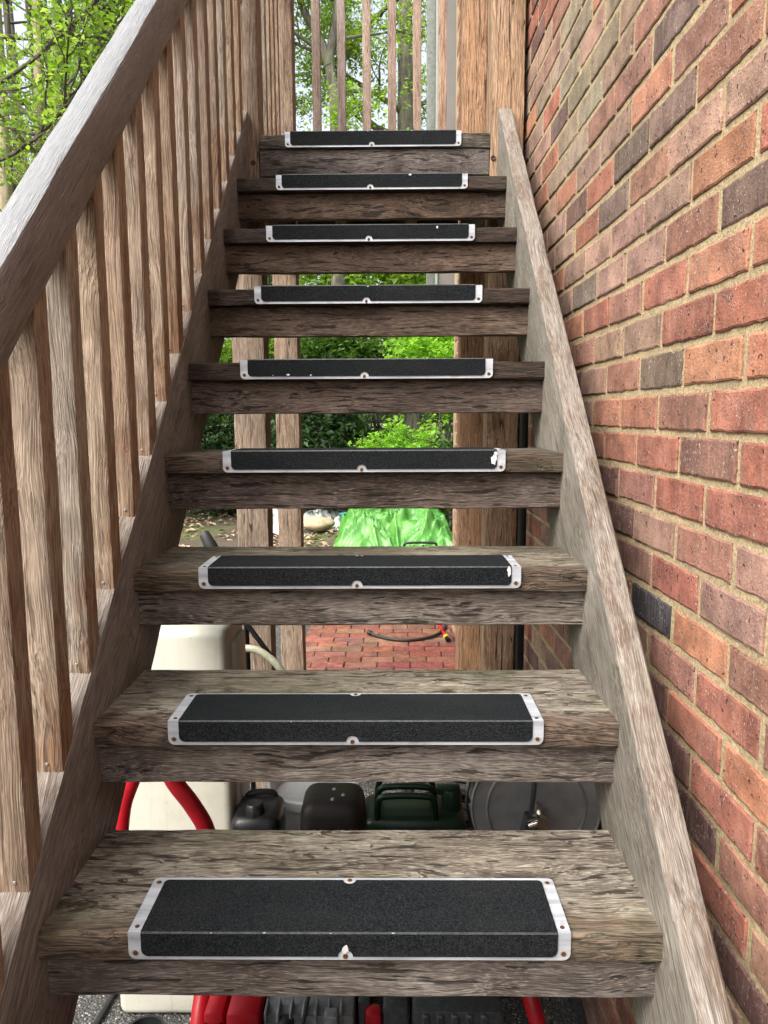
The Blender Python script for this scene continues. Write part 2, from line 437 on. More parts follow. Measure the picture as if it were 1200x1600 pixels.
M['leaf_lime'] = leaf_mat('lime_leaves', (0.15, 0.36, 0.03), (0.27, 0.52, 0.05), (0.42, 0.64, 0.09), 0.5)
M['leaf_dark'] = leaf_mat('evergreen_leaves', (0.018, 0.045, 0.012), (0.04, 0.085, 0.025), (0.085, 0.145, 0.06), 0.2, 0.35)
M['leaf_mid'] = leaf_mat('hedge_leaves', (0.04, 0.095, 0.015), (0.08, 0.17, 0.03), (0.15, 0.28, 0.05), 0.4)
M['litter'] = leaf_mat('fallen_leaves', (0.16, 0.10, 0.06), (0.36, 0.26, 0.17), (0.55, 0.46, 0.34), 0.1, 0.8)

def bark_mat(name, a, b, lich=(0.30, 0.32, 0.16), la=0.5):
    t = NT(name)
    v = t.rndvec(t.coord())
    n = t.noise(t.mapping(v, (14, 14, 2.5)), 1, 5, 0.65)
    n2 = t.noise(v, 1.7, 4)
    n3 = t.noise(v, 5, 5, 0.65)
    c = t.mix(t.ramp(n, [(0.35, 0), (0.65, 1)]), a, b)
    c = t.mix(t.math('MULTIPLY', t.ramp(n3, [(0.5, 0), (0.66, 1)]), la), c, lich)
    c = t.mix(t.math('MULTIPLY', t.ramp(n2, [(0.45, 0), (0.7, 1)]), 0.4), c, tuple(x * 0.5 for x in a))
    t.bump(n, 0.9, 0.03)
    t.setb(**{'Base Color': c, 'Roughness': 0.9})
    return t.mat
M['bark_dark'] = bark_mat('dark_bark', (0.045, 0.037, 0.03), (0.13, 0.11, 0.085), (0.16, 0.17, 0.08), 0.4)
M['bark_pale'] = bark_mat('pale_bark', (0.22, 0.17, 0.12), (0.46, 0.38, 0.28), (0.36, 0.35, 0.14), 0.5)
M['bark_grey'] = bark_mat('furrowed_grey_bark', (0.07, 0.06, 0.05), (0.24, 0.22, 0.18), (0.20, 0.24, 0.10), 0.45)

# ------------------------------------------------------------------ object helpers
def tag(o, label=None, cat=None, group=None, kind=None):
    if label: o['label'] = label
    if cat: o['category'] = cat
    if group: o['group'] = group
    if kind: o['kind'] = kind
    return o

def thing(name, label, cat, loc=(0, 0, 0), group=None):
    o = bpy.data.objects.new(name, None)
    o.empty_display_size = 0.1
    COL.objects.link(o)
    o.location = loc
    return tag(o, label, cat, group)

def link(name, me, parent=None, loc=None, rotn=None, color=None, mat=None):
    """link a mesh whose coordinates are world (loc None) or local to a world-space loc/rot matrix"""
    o = bpy.data.objects.new(name, me)
    COL.objects.link(o)
    if mat and not me.materials:
        me.materials.append(mat)
    mw = Matrix.Identity(4)
    if loc is not None:
        mw = Matrix.Translation(loc)
    if rotn is not None:
        mw = mw @ rotn.to_4x4()
    if parent is not None:
        o.parent = parent
        o.matrix_parent_inverse = Matrix.Identity(4)
        o.matrix_basis = world_of(parent).inverted() @ mw
    else:
        o.matrix_basis = mw
    if color:
        o.color = color
    return o

def world_of(o):
    m = o.matrix_basis.copy()
    while o.parent:
        o = o.parent
        m = o.matrix_basis @ m
    return m

class MB:
    def __init__(s):
        s.v, s.f, s.sm = [], [], []
    def add(s, vs, fs, smooth=False):
        o = len(s.v)
        s.v += [tuple(x) for x in vs]
        s.f += [tuple(i + o for i in f) for f in fs]
        s.sm += [smooth] * len(fs)
    def box(s, a, b):
        (x0, y0, z0), (x1, y1, z1) = a, b
        s.add([(x0, y0, z0), (x1, y0, z0), (x1, y1, z0), (x0, y1, z0), (x0, y0, z1), (x1, y0, z1), (x1, y1, z1), (x0, y1, z1)],
              [(3, 2, 1, 0), (4, 5, 6, 7), (0, 1, 5, 4), (1, 2, 6, 5), (2, 3, 7, 6), (3, 0, 4, 7)])
    def rbox(s, a, b, r=0.01, seg=2, taper=0.0):
        """rounded box"""
        bm = bmesh.new()
        bmesh.ops.create_cube(bm, size=1.0)
        c = [(a[i] + b[i]) / 2 for i in range(3)]
        d = [b[i] - a[i] for i in range(3)]
        for v in bm.verts:
            k = 1 - taper * (v.co.z + 0.5)
            v.co = Vector((c[0] + v.co.x * d[0] * k, c[1] + v.co.y * d[1] * k, c[2] + v.co.z * d[2]))
        bmesh.ops.bevel(bm, geom=bm.edges[:], offset=r, segments=seg, profile=0.5, affect='EDGES')
        bm.verts.ensure_lookup_table()
        s.add([v.co[:] for v in bm.verts], [[v.index for v in f.verts] for f in bm.faces], True)
        bm.free()
    def tube(s, pts, r, n=10, caps=True):
        pts = [Vector(p) for p in pts]
        rs_ = r if isinstance(r, (list, tuple)) else [r] * len(pts)
        vs, fs = [], []
        up = None
        for i, p in enumerate(pts):
            d = (pts[min(i + 1, len(pts) - 1)] - pts[max(i - 1, 0)])
            d = d.normalized() if d.length > 1e-9 else Vector((0, 0, 1))
            if up is None:
                up = d.orthogonal().normalized()
            up = (up - d * up.dot(d))
            up = up.normalized() if up.length > 1e-6 else d.orthogonal().normalized()
            w = d.cross(up)
            for k in range(n):
                a = 2 * math.pi * k / n
                vs.append(p + (up * math.cos(a) + w * math.sin(a)) * rs_[i])
        for i in range(len(pts) - 1):
            for k in range(n):
                k2 = (k + 1) % n
                fs.append((i * n + k, i * n + k2, (i + 1) * n + k2, (i + 1) * n + k))
        if caps:
            fs.append(tuple(reversed(range(n))))
            fs.append(tuple(range((len(pts) - 1) * n, len(pts) * n)))
        s.add(vs, fs, True)
    def lathe(s, prof, c, n=24, axis='Z'):
        """prof: list of (radius, height)"""
        vs, fs = [], []
        for r_, h_ in prof:
            for k in range(n):
                a = 2 * math.pi * k / n
                x, y = r_ * math.cos(a), r_ * math.sin(a)
                if axis == 'Z': vs.append((c[0] + x, c[1] + y, c[2] + h_))
                elif axis == 'Y': vs.append((c[0] + x, c[1] + h_, c[2] - y))
                else: vs.append((c[0] + h_, c[1] + x, c[2] + y))
        for i in range(len(prof) - 1):
            for k in range(n):
                k2 = (k + 1) % n
                fs.append((i * n + k, i * n + k2, (i + 1) * n + k2, (i + 1) * n + k))
        s.add(vs, fs, True)
    def mesh(s, name):
        me = bpy.data.meshes.new(name)
        me.from_pydata(s.v, [], s.f)
        me.polygons.foreach_set('use_smooth', s.sm)
        me.update()
        return me
    def build(s, name, mat, parent=None, color=None):
        me = s.mesh(name)
        me.materials.append(M[mat] if isinstance(mat, str) else mat)
        try:
            me.set_sharp_from_angle(angle=math.radians(42))
        except Exception:
            pass
        return link(name, me, parent, color=color)

def smooth_path(pts, n=6):
    """Catmull-Rom through pts"""
    P = [Vector(p) for p in pts]
    P = [P[0] * 2 - P[1]] + P + [P[-1] * 2 - P[-2]]
    out = []
    for i in range(1, len(P) - 2):
        for k in range(n):
            t = k / n
            a, b, c, d = P[i - 1], P[i], P[i + 1], P[i + 2]
            out.append(0.5 * ((2 * b) + (c - a) * t + (2 * a - 5 * b + 4 * c - d) * t * t + (3 * b - a - 3 * c + d) * t ** 3))
    out.append(P[-2])
    return out

RNG = random.Random(11)
def board_mesh(L, D, H, ch=0.004, n=14, jit=0.0006, sh0=0.0, sh1=0.0, seed=0, name='board'):
    """board along local X, depth Y, height Z; worn chamfered edges; ends may be cut at a slant (x shift per z)"""
    sec = []
    for sx, sz in ((1, 1), (-1, 1), (-1, -1), (1, -1)):
        cyy, czz = sx * (D / 2 - ch), sz * (H / 2 - ch)
        a0 = {(1, 1): 0, (-1, 1): 90, (-1, -1): 180, (1, -1): 270}[(sx, sz)]
        for a in (0, 45, 90):
            an = math.radians(a0 + a)
            sec.append((cyy + ch * math.cos(an), czz + ch * math.sin(an)))
    m = len(sec)
    vs, fs, sm = [], [], []
    for i in range(n + 1):
        u = i / n
        for k, (y, z) in enumerate(sec):
            x = -L / 2 + L * u + (1 - u) * sh0 * z + u * sh1 * z
            q = Vector((x * 9 + seed * 3.7, y * 30 + k * 0.9, z * 30 + seed))
            j = noise.noise_vector(q) * jit
            vs.append((x, y + j.y * 1.5, z + j.z * 1.5))
    for i in range(n):
        for k in range(m):
            k2 = (k + 1) % m
            fs.append((i * m + k, i * m + k2, (i + 1) * m + k2, (i + 1) * m + k)); sm.append(True)
    fs.append(tuple(reversed(range(m)))); sm.append(False)
    fs.append(tuple(range(n * m, n * m + m))); sm.append(False)
    me = bpy.data.meshes.new(name)
    me.from_pydata(vs, [], fs)
    me.polygons.foreach_set('use_smooth', sm)
    me.update()
    try:
        me.set_sharp_from_angle(angle=math.radians(30))
    except Exception:
        pass
    return me

def frame(x, y=None, z=None):
    """rotation with the given local axes"""
    x = Vector(x).normalized()
    z = Vector(z).normalized()
    y = z.cross(x).normalized()
    z = x.cross(y)
    return Matrix((x, y, z)).transposed()

RX = Matrix.Identity(3)                                   # grain along world X
RZ = frame((0, 0, 1), z=(0, -1, 0))                       # grain vertical
RYY = frame((0, 1, 0), z=(0, 0, 1))                       # grain along world Y

def board(name, L, D, H, mat, parent, loc, R=RX, color=(1, 1, 1, 1), **kw):
    me = board_mesh(L, D, H, name=name, seed=RNG.random() * 50, **kw)
    me.materials.append(M[mat])
    return link(name, me, parent, loc, R, color)

def top_mat(o, mat):
    """the weather side (local +Z) of a board has its own look"""
    o.data.materials.append(M[mat])
    for p in o.data.polygons:
        if p.normal.z > 0.6:
            p.material_index = 1

# ------------------------------------------------------------------ measures of the stair
XL, XR = -0.513, 0.387                       # inner faces of the stringers
XC, W = -0.063, 0.9
D1, H1, GO, RI = 0.9709, EYE - 0.7373, 0.2285, 0.2188
SL = math.atan2(RI, GO)
ta = math.tan(SL)
def nose(i): return D1 + i * GO, H1 + i * RI
def line_z(y, off): return H1 + off + (y - D1) * RI / GO

# ------------------------------------------------------------------ the ground
def sheet(name, x0, x1, y0, y1, z, mat, nx=1, ny=1, amp=0.0, kind='structure'):
    vs, fs = [], []
    for j in range(ny + 1):
        for i in range(nx + 1):
            x, y = x0 + (x1 - x0) * i / nx, y0 + (y1 - y0) * j / ny
            zz = z
            if amp:
                k = min(1, min(i, nx - i, j, ny - j) / 3)
                zz += amp * k * noise.noise(Vector((x * 0.8, y * 0.8, 0)))
            vs.append((x, y, zz))
    for j in range(ny):
        for i in range(nx):
            a = j * (nx + 1) + i
            fs.append((a, a + 1, a + nx + 2, a + nx + 1))
    me = bpy.data.meshes.new(name)
    me.from_pydata(vs, [], fs)
    me.materials.append(M[mat])
    o = link(name, me)
    return tag(o, kind=kind)
g = sheet('ground', -150, 150, -100, 200, 0.0, 'soil', 1, 1)
yard = sheet('yard', -3.2, 1.2, -3.0, 6.6, 0.006, 'gravel')
bed = sheet('woodland_floor', -14, 9, 6.55, 26, 0.02, 'soil', 46, 40, 0.16)

# brick paving: each paver a piece of the paving
pav = sheet('brick_paving', -0.62, 0.40, 4.28, 6.5, 0.012, 'soil')
pm_ = []
for k in range(4):
    mb = MB()
    rr = random.Random(k)
    bm = bmesh.new()
    bmesh.ops.create_cube(bm, size=1.0)
    for v in bm.verts:
        v.co = Vector((v.co.x * 0.205 + rr.uniform(-.002, .002), v.co.y * 0.100 + rr.uniform(-.002, .002), v.co.z * 0.03 + (rr.uniform(-.002, .002) if v.co.z > 0 else 0)))
    bmesh.ops.bevel(bm, geom=[e for e in bm.edges if all(v.co.z > 0 for v in e.verts)], offset=0.004, segments=1, affect='EDGES')
    me = bpy.data.meshes.new('paver')
    bm.to_mesh(me); bm.free()
    me.materials.append(M['brick'])
    pm_.append(me)
rr = random.Random(5)
row = 0
y = 4.34
while y < 6.5:
    x = -0.62 + (0.0 if row % 2 else 0.106)
    if row % 2 == 0:
        hp = link('paver', pm_[row % 4], pav, (-0.57, y, 0.012), None, (0.21 * rr.uniform(.8, 1.1), 0.075, 0.052, 1))
        hp.scale = (0.48, 1, 1)
    while x < 0.40:
        if x > -0.60 - 0.1:
            c = rr.choice([(0.30, 0.10, 0.065), (0.36, 0.13, 0.08), (0.27, 0.095, 0.07), (0.33, 0.15, 0.10), (0.24, 0.10, 0.08)])
            c = tuple(q * rr.uniform(0.55, 0.8) for q in c)
            link('paver', pm_[rr.randrange(4)], pav, (x + 0.1, y, 0.012 + rr.uniform(-.002, .003)), Matrix.Rotation(rr.uniform(-.012, .012), 3, 'Z'), (*c, 1))
        x += 0.213
    y += 0.108
    row += 1

# ------------------------------------------------------------------ the brick house wall
WK = -0.0165                                  # the wall runs very slightly towards the stair
X1 = 0.525
COURSE, PITCHB = 0.0785, 0.222
BH, BL = 0.0660, 0.2105
Z0 = EYE - 0.031                             # a bed joint centre
PH = (1.225, 1.114)                           # perpend phase of even / odd courses
wall_dir = Vector((WK, 1, 0)).normalized()
wall_nrm = Vector((-1, WK, 0)).normalized()   # towards the stair
def wall_pt(y, z): return Vector((X1 + WK * (y - 1.0), y, z))
wall = thing('brick_wall', 'tall red brick house wall running along the right side of the stair', 'wall', wall_pt(1.0, 0))

PAL = {'R': (0.305, 0.125, 0.083), 'O': (0.365, 0.170, 0.102), 'P': (0.255, 0.130, 0.094), 'K': (0.155, 0.112, 0.088), 'B': (0.305, 0.195, 0.145),
       'D': (0.14, 0.075, 0.062), 'G': (0.265, 0.215, 0.15), 'N': (0.05, 0.05, 0.055)}
# bricks one can tell apart by colour in the photograph: (course, index) -> kind
KEY = {}
KEYS = {'O': [(8, 1), (5, 0), (3, 0), (1, 0), (8, 4), (9, 6), (0, 2), (-5, 0), (-7, -1)], 'K': [(9, 1), (7, 1), (7, 2), (4, -1), (6, 2), (4, 3), (1, 1), (11, 5)], 'P': [(8, 0), (7, 0), (9, 2), (9, 3), (4, 0), (6, 1), (3, 2), (1, 2), (2, 3), (10, 1), (0, 0), (-1, 0), (-2, 1), (-3, 0), (-6, 0), (-5, -1), (-9, -1), (-10, -2)], 'B': [(6, -1), (8, 2), (6, 0), (5, 1), (5, 2), (4, 1), (4, 2), (2, 2), (2, 1), (10, 2), (-3, 1), (-3, -1), (-4, -1)], 'R': [(7, 3), (6, 3), (3, 1), (3, 3), (2, 0), (2, -1), (10, 5), (0, 1), (0, -1), (-1, 2), (-1, 1), (-1, -1), (-2, 0), (-2, -1), (-4, 0), (-7, 0), (-6, -1), (-8, -1), (-10, -1)], 'D': [(7, 4), (-2, 2), (-3, 2), (-4, 1), (-7, 1), (-8, 0), (-9, 0), (-11, -1)], 'G': [(10, 3), (11, 3), (11, 4)], 'N': [(-5, 1)]}
for c_, l_ in KEYS.items():
    for q in l_:
        KEY[q] = c_


brick_meshes = []
for k in range(8):
    rr = random.Random(100 + k)
    us = [0, .0035, .018, .033, .05, .065, .083, .10, .117, .134, .15, .165, .18, .194, BL - .0035, BL]
    ws = [0, .0035, .022, .044, BH - .0035, BH]
    nx, nz = len(us) - 1, len(ws) - 1
    vs, fs = [], []
    jx = [[rr.uniform(-.0004, .0020) for _ in us] for _ in range(2)]
    jy = [[rr.uniform(0, .0035) for _ in ws] for _ in range(2)]
    for j in range(nz + 1):
        for i in range(nx + 1):
            ed = (i in (0, nx)) or (j in (0, nz))
            yy = -BL / 2 + us[i]
            zz = -BH / 2 + ws[j]
            if i <= 1: yy += jy[0][j]
            if i >= nx - 1: yy -= jy[1][j]
            if j <= 1: zz += jx[0][i]
            if j >= nz - 1: zz -= jx[1][i]
            out = rr.uniform(0.0010, 0.0024) if ed else rr.uniform(-.0004, .0004)
            vs.append((out, yy, zz))
    nf = len(vs)
    for j in range(nz):
        for i in range(nx):
            a = j * (nx + 1) + i
            fs.append((a, a + nx + 1, a + nx + 2, a + 1))
    ring = [i for i in range(nx + 1)] + [(j + 1) * (nx + 1) - 1 for j in range(1, nz + 1)] + [nz * (nx + 1) + i for i in range(nx - 1, -1, -1)] + [j * (nx + 1) for j in range(nz - 1, 0, -1)]
    for q in ring:
        vs.append((0.04, vs[q][1], vs[q][2]))
    for q in range(len(ring)):
        q2 = (q + 1) % len(ring)
        fs.append((ring[q], ring[q2], nf + q2, nf + q))
    me = bpy.data.meshes.new('brick')
    me.from_pydata(vs, [], fs)
    me.polygons.foreach_set('use_smooth', [False] * (nx * nz) + [False] * len(ring))
    me.materials.append(M['brick'])
    brick_meshes.append(me)

WALL_ROT = Matrix((-wall_nrm, wall_dir, Vector((0, 0, 1)))).transposed()
mortar = MB()
YA, YB = -1.3, 5.42
p0, p1 = wall_pt(YA, 0), wall_pt(YB, 0)
inn = -wall_nrm
def wb(y, z, d): return wall_pt(y, z) + inn * d
mortar.add([wb(YA, 0, .0032), wb(YB, 0, .0032), wb(YB, 5.6, .0032), wb(YA, 5.6, .0032), wb(YA, 0, .24), wb(YB, 0, .24), wb(YB, 5.6, .24), wb(YA, 5.6, .24)],
           [(0, 1, 2, 3), (5, 4, 7, 6), (4, 0, 3, 7), (1, 5, 6, 2), (3, 2, 6, 7), (4, 5, 1, 0)])
mortar.build('mortar', 'mortar', wall)

def brick_colour(k, n, yc, zc, r):
    if (k, n) in KEY:
        c = PAL[KEY[(k, n)]]
    else:
        zr = zc - EYE
        if zr > 0.42 + 0.10 * math.sin(yc * 3) and yc > 1.55 and zr < 1.2:
            c = PAL[r.choices('GBPKRO', (5, 5, 3, 1, 1, 1))[0]]
        else:
            c = PAL[r.choices('ROPBD', (7, 3, 4, 4, 0.8))[0]]
    s = r.uniform(0.85, 1.15)
    return tuple(max(0.01, q * s * r.uniform(0.94, 1.06)) for q in c)

allb = []
r = random.Random(77)
for k in range(-21, 52):
    zc = Z0 + (k + 0.5) * COURSE
    ph = PH[k % 2]
    for n in range(-12, 20):
        yc = ph + (n + 0.5) * PITCHB
        if yc - BL / 2 < YA or yc + BL / 2 > YB:
            continue
        P = Mc @ (wall_pt(yc, zc) - Vector((0, 0, EYE)))
        vis = 0
        if P.z > 0.2:
            px, py = 600 + FPX * P.x / P.z, 800 + FPX * P.y / P.z
            # visible in the photograph: right of the stringer, or through the open treads
            if -60 < py < 1660 and 740 < px < 1300:
                vis = 1 / P.z ** 2 * abs(P.normalized().dot(Mc @ wall_nrm))
                if px < 800: vis *= 0.3
        allb.append((vis, k, n, yc, zc, brick_colour(k, n, yc, zc, r)))
allb.sort(key=lambda q: -q[0])
near = [b for b in allb[:300] if b[0] > 0]
far = [b for b in allb if b not in near]
for i, (vis, k, n, yc, zc, c) in enumerate(near):
    R2 = WALL_ROT @ Matrix.Rotation(r.uniform(-.006, .006), 3, 'X') @ Matrix.Rotation(r.uniform(-.008, .008), 3, 'Z')
    link('brick', brick_meshes[r.randrange(8)], wall, wall_pt(yc + r.uniform(-.002, .002), zc + r.uniform(-.0015, .0015)) + wall_nrm * r.uniform(-.0012, .002), R2, (*c, 1))
fv, ff, fc = [], [], []
for vis, k, n, yc, zc, c in far:
    o = len(fv)
    e = 0.004
    for (yy, zz, d) in ((-1, -1, .0), (1, -1, .0), (1, 1, .0), (-1, 1, .0)):
        fv.append(wb(yc + yy * (BL / 2 - e), zc + zz * (BH / 2 - e), 0.0)[:])
    for (yy, zz) in ((-1, -1), (1, -1), (1, 1), (-1, 1)):
        fv.append(wb(yc + yy * BL / 2, zc + zz * BH / 2, 0.004)[:])
    for (yy, zz) in ((-1, -1), (1, -1), (1, 1), (-1, 1)):
        fv.append(wb(yc + yy * BL / 2, zc + zz * BH / 2, 0.03)[:])
    q = [(3, 2, 1, 0)] + [(a, (a + 1) % 4, (a + 1) % 4 + 4, a + 4) for a in range(4)] + [(a + 4, (a + 1) % 4 + 4, (a + 1) % 4 + 8, a + 8) for a in range(4)]
    ff += [tuple(i + o for i in f) for f in q]
    fc += [c] * 12
me = bpy.data.meshes.new('bricks_joined')
me.from_pydata(fv, [], ff)
ca = me.color_attributes.new('Col', 'FLOAT_COLOR', 'POINT')
ca.data.foreach_set('color', [x for c in fc for x in (*c, 1)])
me.materials.append(M['brick_far'])
bj = link('remaining_bricks', me, wall)
tag(bj, kind='stuff')

# end face of the wall (house corner) in brick courses
mbx = MB()
for k in range(-20, 50):
    zc = Z0 + (k + 0.5) * COURSE
    for q in range(2):
        a = wb(YB - 0.02, zc - BH / 2, 0.005 + q * 0.115)
        b = wb(YB + 0.008, zc + BH / 2, 0.005 + q * 0.115 + 0.105)
        mbx.box((min(a.x, b.x), a.y, a.z), (max(a.x, b.x), b.y, b.z))
eo = mbx.build('corner_bricks', 'brick', wall, (0.33, 0.13, 0.08, 1))
tag(eo, kind='stuff')

# ------------------------------------------------------------------ the staircase
stair = thing('staircase', 'steep open oak staircase with black-gripped treads climbing between two stringers', 'staircase', (XC, 0.1, 0))
r = random.Random(3)
dirS = Vector((0, math.cos(SL), math.sin(SL)))
perp = Vector((0, -math.sin(SL), math.cos(SL)))
RS = frame(dirS, z=perp)
OFF_T, OFF_B = 0.080, -0.310
perp_d = (OFF_T - OFF_B) * math.cos(SL)
offm = (OFF_T + OFF_B) / 2
ytop = 2.835
ybot = D1 + (0.0 - (H1 + offm)) / ta                       # where the centre line meets the ground
cl = (ytop - ybot) / math.cos(SL)
for nm, xin, sgn, tint in (('stringer_shaded', XL, -1, (1, 1, 1, 1)), ('stringer', XR, 1, (1.02, 1.02, 1.0, 1))):
    xm = xin + sgn * 0.025
    mid = Vector((xm, (ytop + ybot) / 2, 0))
    mid.z = line_z(mid.y, offm)
    s = board('stringer', cl, 0.05, perp_d, nm, stair, mid, RS, tint, ch=0.004, n=60, jit=0.0012, sh0=-1 / ta, sh1=ta)
    top_mat(s, 'stringer_top')

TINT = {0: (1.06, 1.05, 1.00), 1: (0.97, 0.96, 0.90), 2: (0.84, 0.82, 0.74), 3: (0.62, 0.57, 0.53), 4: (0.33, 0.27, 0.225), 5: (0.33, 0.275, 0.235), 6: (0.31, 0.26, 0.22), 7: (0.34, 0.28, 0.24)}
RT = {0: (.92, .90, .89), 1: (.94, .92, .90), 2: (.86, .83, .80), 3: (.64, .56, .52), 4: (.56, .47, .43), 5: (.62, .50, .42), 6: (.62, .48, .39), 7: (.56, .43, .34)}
PLX0, PLX1 = -0.381, 0.256
def round_poly(x0, x1, a0, a1, rc, which, notch=None, nr=0.012):
    """polygon in (x,a): rounded corners at edge a1; optional round notch in the middle of edge a1"""
    pts = [(x0, a0)]
    pts_end = []
    s = 1 if a1 > a0 else -1
    for k in range(7):
        t = math.pi / 2 * k / 6
        pts.append((x0 + rc - rc * math.cos(t), a1 - s * rc + s * rc * math.sin(t)))
    if notch is not None:
        for k in range(9):
            t = math.pi * k / 8
            pts.append((notch - nr * math.cos(t), a1 - s * nr * 0.95 * math.sin(t)))
    for k in range(7):
        t = math.pi / 2 * (6 - k) / 6
        pts.append((x1 - rc + rc * math.cos(t), a1 - s * rc + s * rc * math.sin(t)))
    pts.append((x1, a0))
    return pts

def extr(mb, pts, f0, f1):
    """closed polygon extruded between two mappings"""
    n = len(pts)
    a = [f0(*p) for p in pts]
    b = [f1(*p) for p in pts]
    fs = [tuple(range(n, 2 * n)), tuple(reversed(range(n)))] + [(i, (i + 1) % n, (i + 1) % n + n, i + n) for i in range(n)]
    # orient: make front face look outward
    def nrm(q):
        v = Vector((0, 0, 0))
        for i in range(len(q)):
            p_, p2 = Vector(q[i]), Vector(q[(i + 1) % len(q)])
            v += p_.cross(p2)
        return v
    d = Vector(b[0]) - Vector(a[0])
    if nrm(b).dot(d) < 0:
        fs = [tuple(reversed(f)) for f in fs]
    mb.add(a + b, fs)

def screw(parent, p, nrm, rust=True):
    mb = MB()
    ax = Vector(nrm)
    u = ax.orthogonal().normalized(); w = ax.cross(u)
    prof = [(0.0, 0.0002), (0.0014, 0.0003), (0.0024, 0.0010), (0.0034, 0.0008), (0.0036, -0.001)]
    n = 12
    vs, fs = [], []
    for rr_, h in prof:
        for k in range(n):
            a = 2 * math.pi * k / n
            vs.append(Vector(p) + u * rr_ * math.cos(a) + w * rr_ * math.sin(a) + ax * h)
    for i in range(len(prof) - 1):
        for k in range(n):
            k2 = (k + 1) % n
            fs.append((i * n + k, i * n + k2, (i + 1) * n + k2, (i + 1) * n + k))
    mb.add(vs, fs, True)
    mb.build('screw', 'rust', parent)
    if rust:
        mb = MB()
        ring = []
        for k in range(n):
            a = 2 * math.pi * k / n
            rr_ = 0.0049 + 0.0006 * math.sin(a * 2 + p[0] * 90)
            ring.append(Vector(p) + u * rr_ * math.cos(a) + w * rr_ * math.sin(a) + ax * 0.00022)
        mb.add(ring, [tuple(range(n))])
        mb.build('rust_ring', 'ruststain', parent)

def nosing(i, y, z, bot=-0.037, chips=()):
    x0, x1 = PLX0 + r.uniform(-.002, .002), PLX1 + r.uniform(-.002, .002)
    xm = (x0 + x1) / 2 - 0.005
    T = 0.0035                      # sits proud of the wood on its adhesive bed
    zt, yf = z + T + 0.003, y - T - 0.002
    depth = 0.126
    mb = MB()
    # aluminium tray: top leg and front leg
    extr(mb, round_poly(x0, x1, 0.0, depth, 0.008, 0), lambda x, a: (x, yf + a, z - 0.001), lambda x, a: (x, yf + a, zt))
    extr(mb, round_poly(x0, x1, -(zt - z) - 0.001, bot - (zt - z), 0.011, 0), lambda x, a: (x, y + 0.001, zt + a), lambda x, a: (x, yf, zt + a))
    pl = mb.build('nosing_plate', 'alu', stair)
    # grit pads
    g = 0.0022
    mb = MB()
    extr(mb, round_poly(x0 + .019, x1 - .019, 0.002, depth - 0.006, 0.007, 0, xm, 0.010), lambda x, a: (x, yf - g + a, zt + .0001), lambda x, a: (x, yf - g + a, zt + g))
    extr(mb, round_poly(x0 + .019, x1 - .019, -0.0014, bot - (zt - z) + 0.0065, 0.010, 0, xm, 0.011), lambda x, a: (x, yf - .0001, zt + a), lambda x, a: (x, yf - g, zt + a))
    xa_, xb_ = x0 + .019, x1 - .019
    mb.add([(xa_, yf - g, zt - 0.0014), (xb_, yf - g, zt - 0.0014), (xb_, yf - g + 0.002, zt + g), (xa_, yf - g + 0.002, zt + g), (xa_, yf, zt), (xb_, yf, zt)], [(0, 1, 2, 3), (0, 3, 4), (1, 5, 2)])
    mb.build('grip_pad', 'grit', pl)
    mb = MB()
    mb.add([(xa_ + .001, yf - g - .0004, zt - 0.0005), (xb_ - .001, yf - g - .0004, zt - 0.0005), (xb_ - .001, yf - g + 0.0010, zt + g - 0.0001), (xa_ + .001, yf - g + 0.0010, zt + g - 0.0001)], [(0, 1, 2, 3)])
    mb.build('worn_edge', 'wornedge', pl)
    for xs in (x0 + 0.010, x1 - 0.010):
        screw(pl, (xs, yf, z + bot + 0.010), (0, -1, 0))
        screw(pl, (xs, yf + 0.012, zt), (0, 0, 1), False)
        screw(pl, (xs, yf + depth - 0.012, zt), (0, 0, 1))
    screw(pl, (xm, yf, z + bot + 0.0055), (0, -1, 0))
    screw(pl, (xm, yf + depth - 0.006, zt), (0, 0, 1))
    # worn bare patches
    for (u, v_, su, sv, seed) in chips:
        rr_ = random.Random(seed)
        mb = MB()
        n = 11
        cx = x0 + (x1 - x0) * u
        cz = zt + g + (bot - (zt - z)) * v_
        ring = []
        for k in range(n):
            a = 2 * math.pi * k / n
            q = rr_.uniform(0.55, 1.15)
            ring.append((cx + su * q * math.cos(a), yf - g - 0.0003, cz + sv * q * math.sin(a)))
        mb.add(ring, [tuple(range(n))])
        mb.build('bare_patch', 'chip', pl)

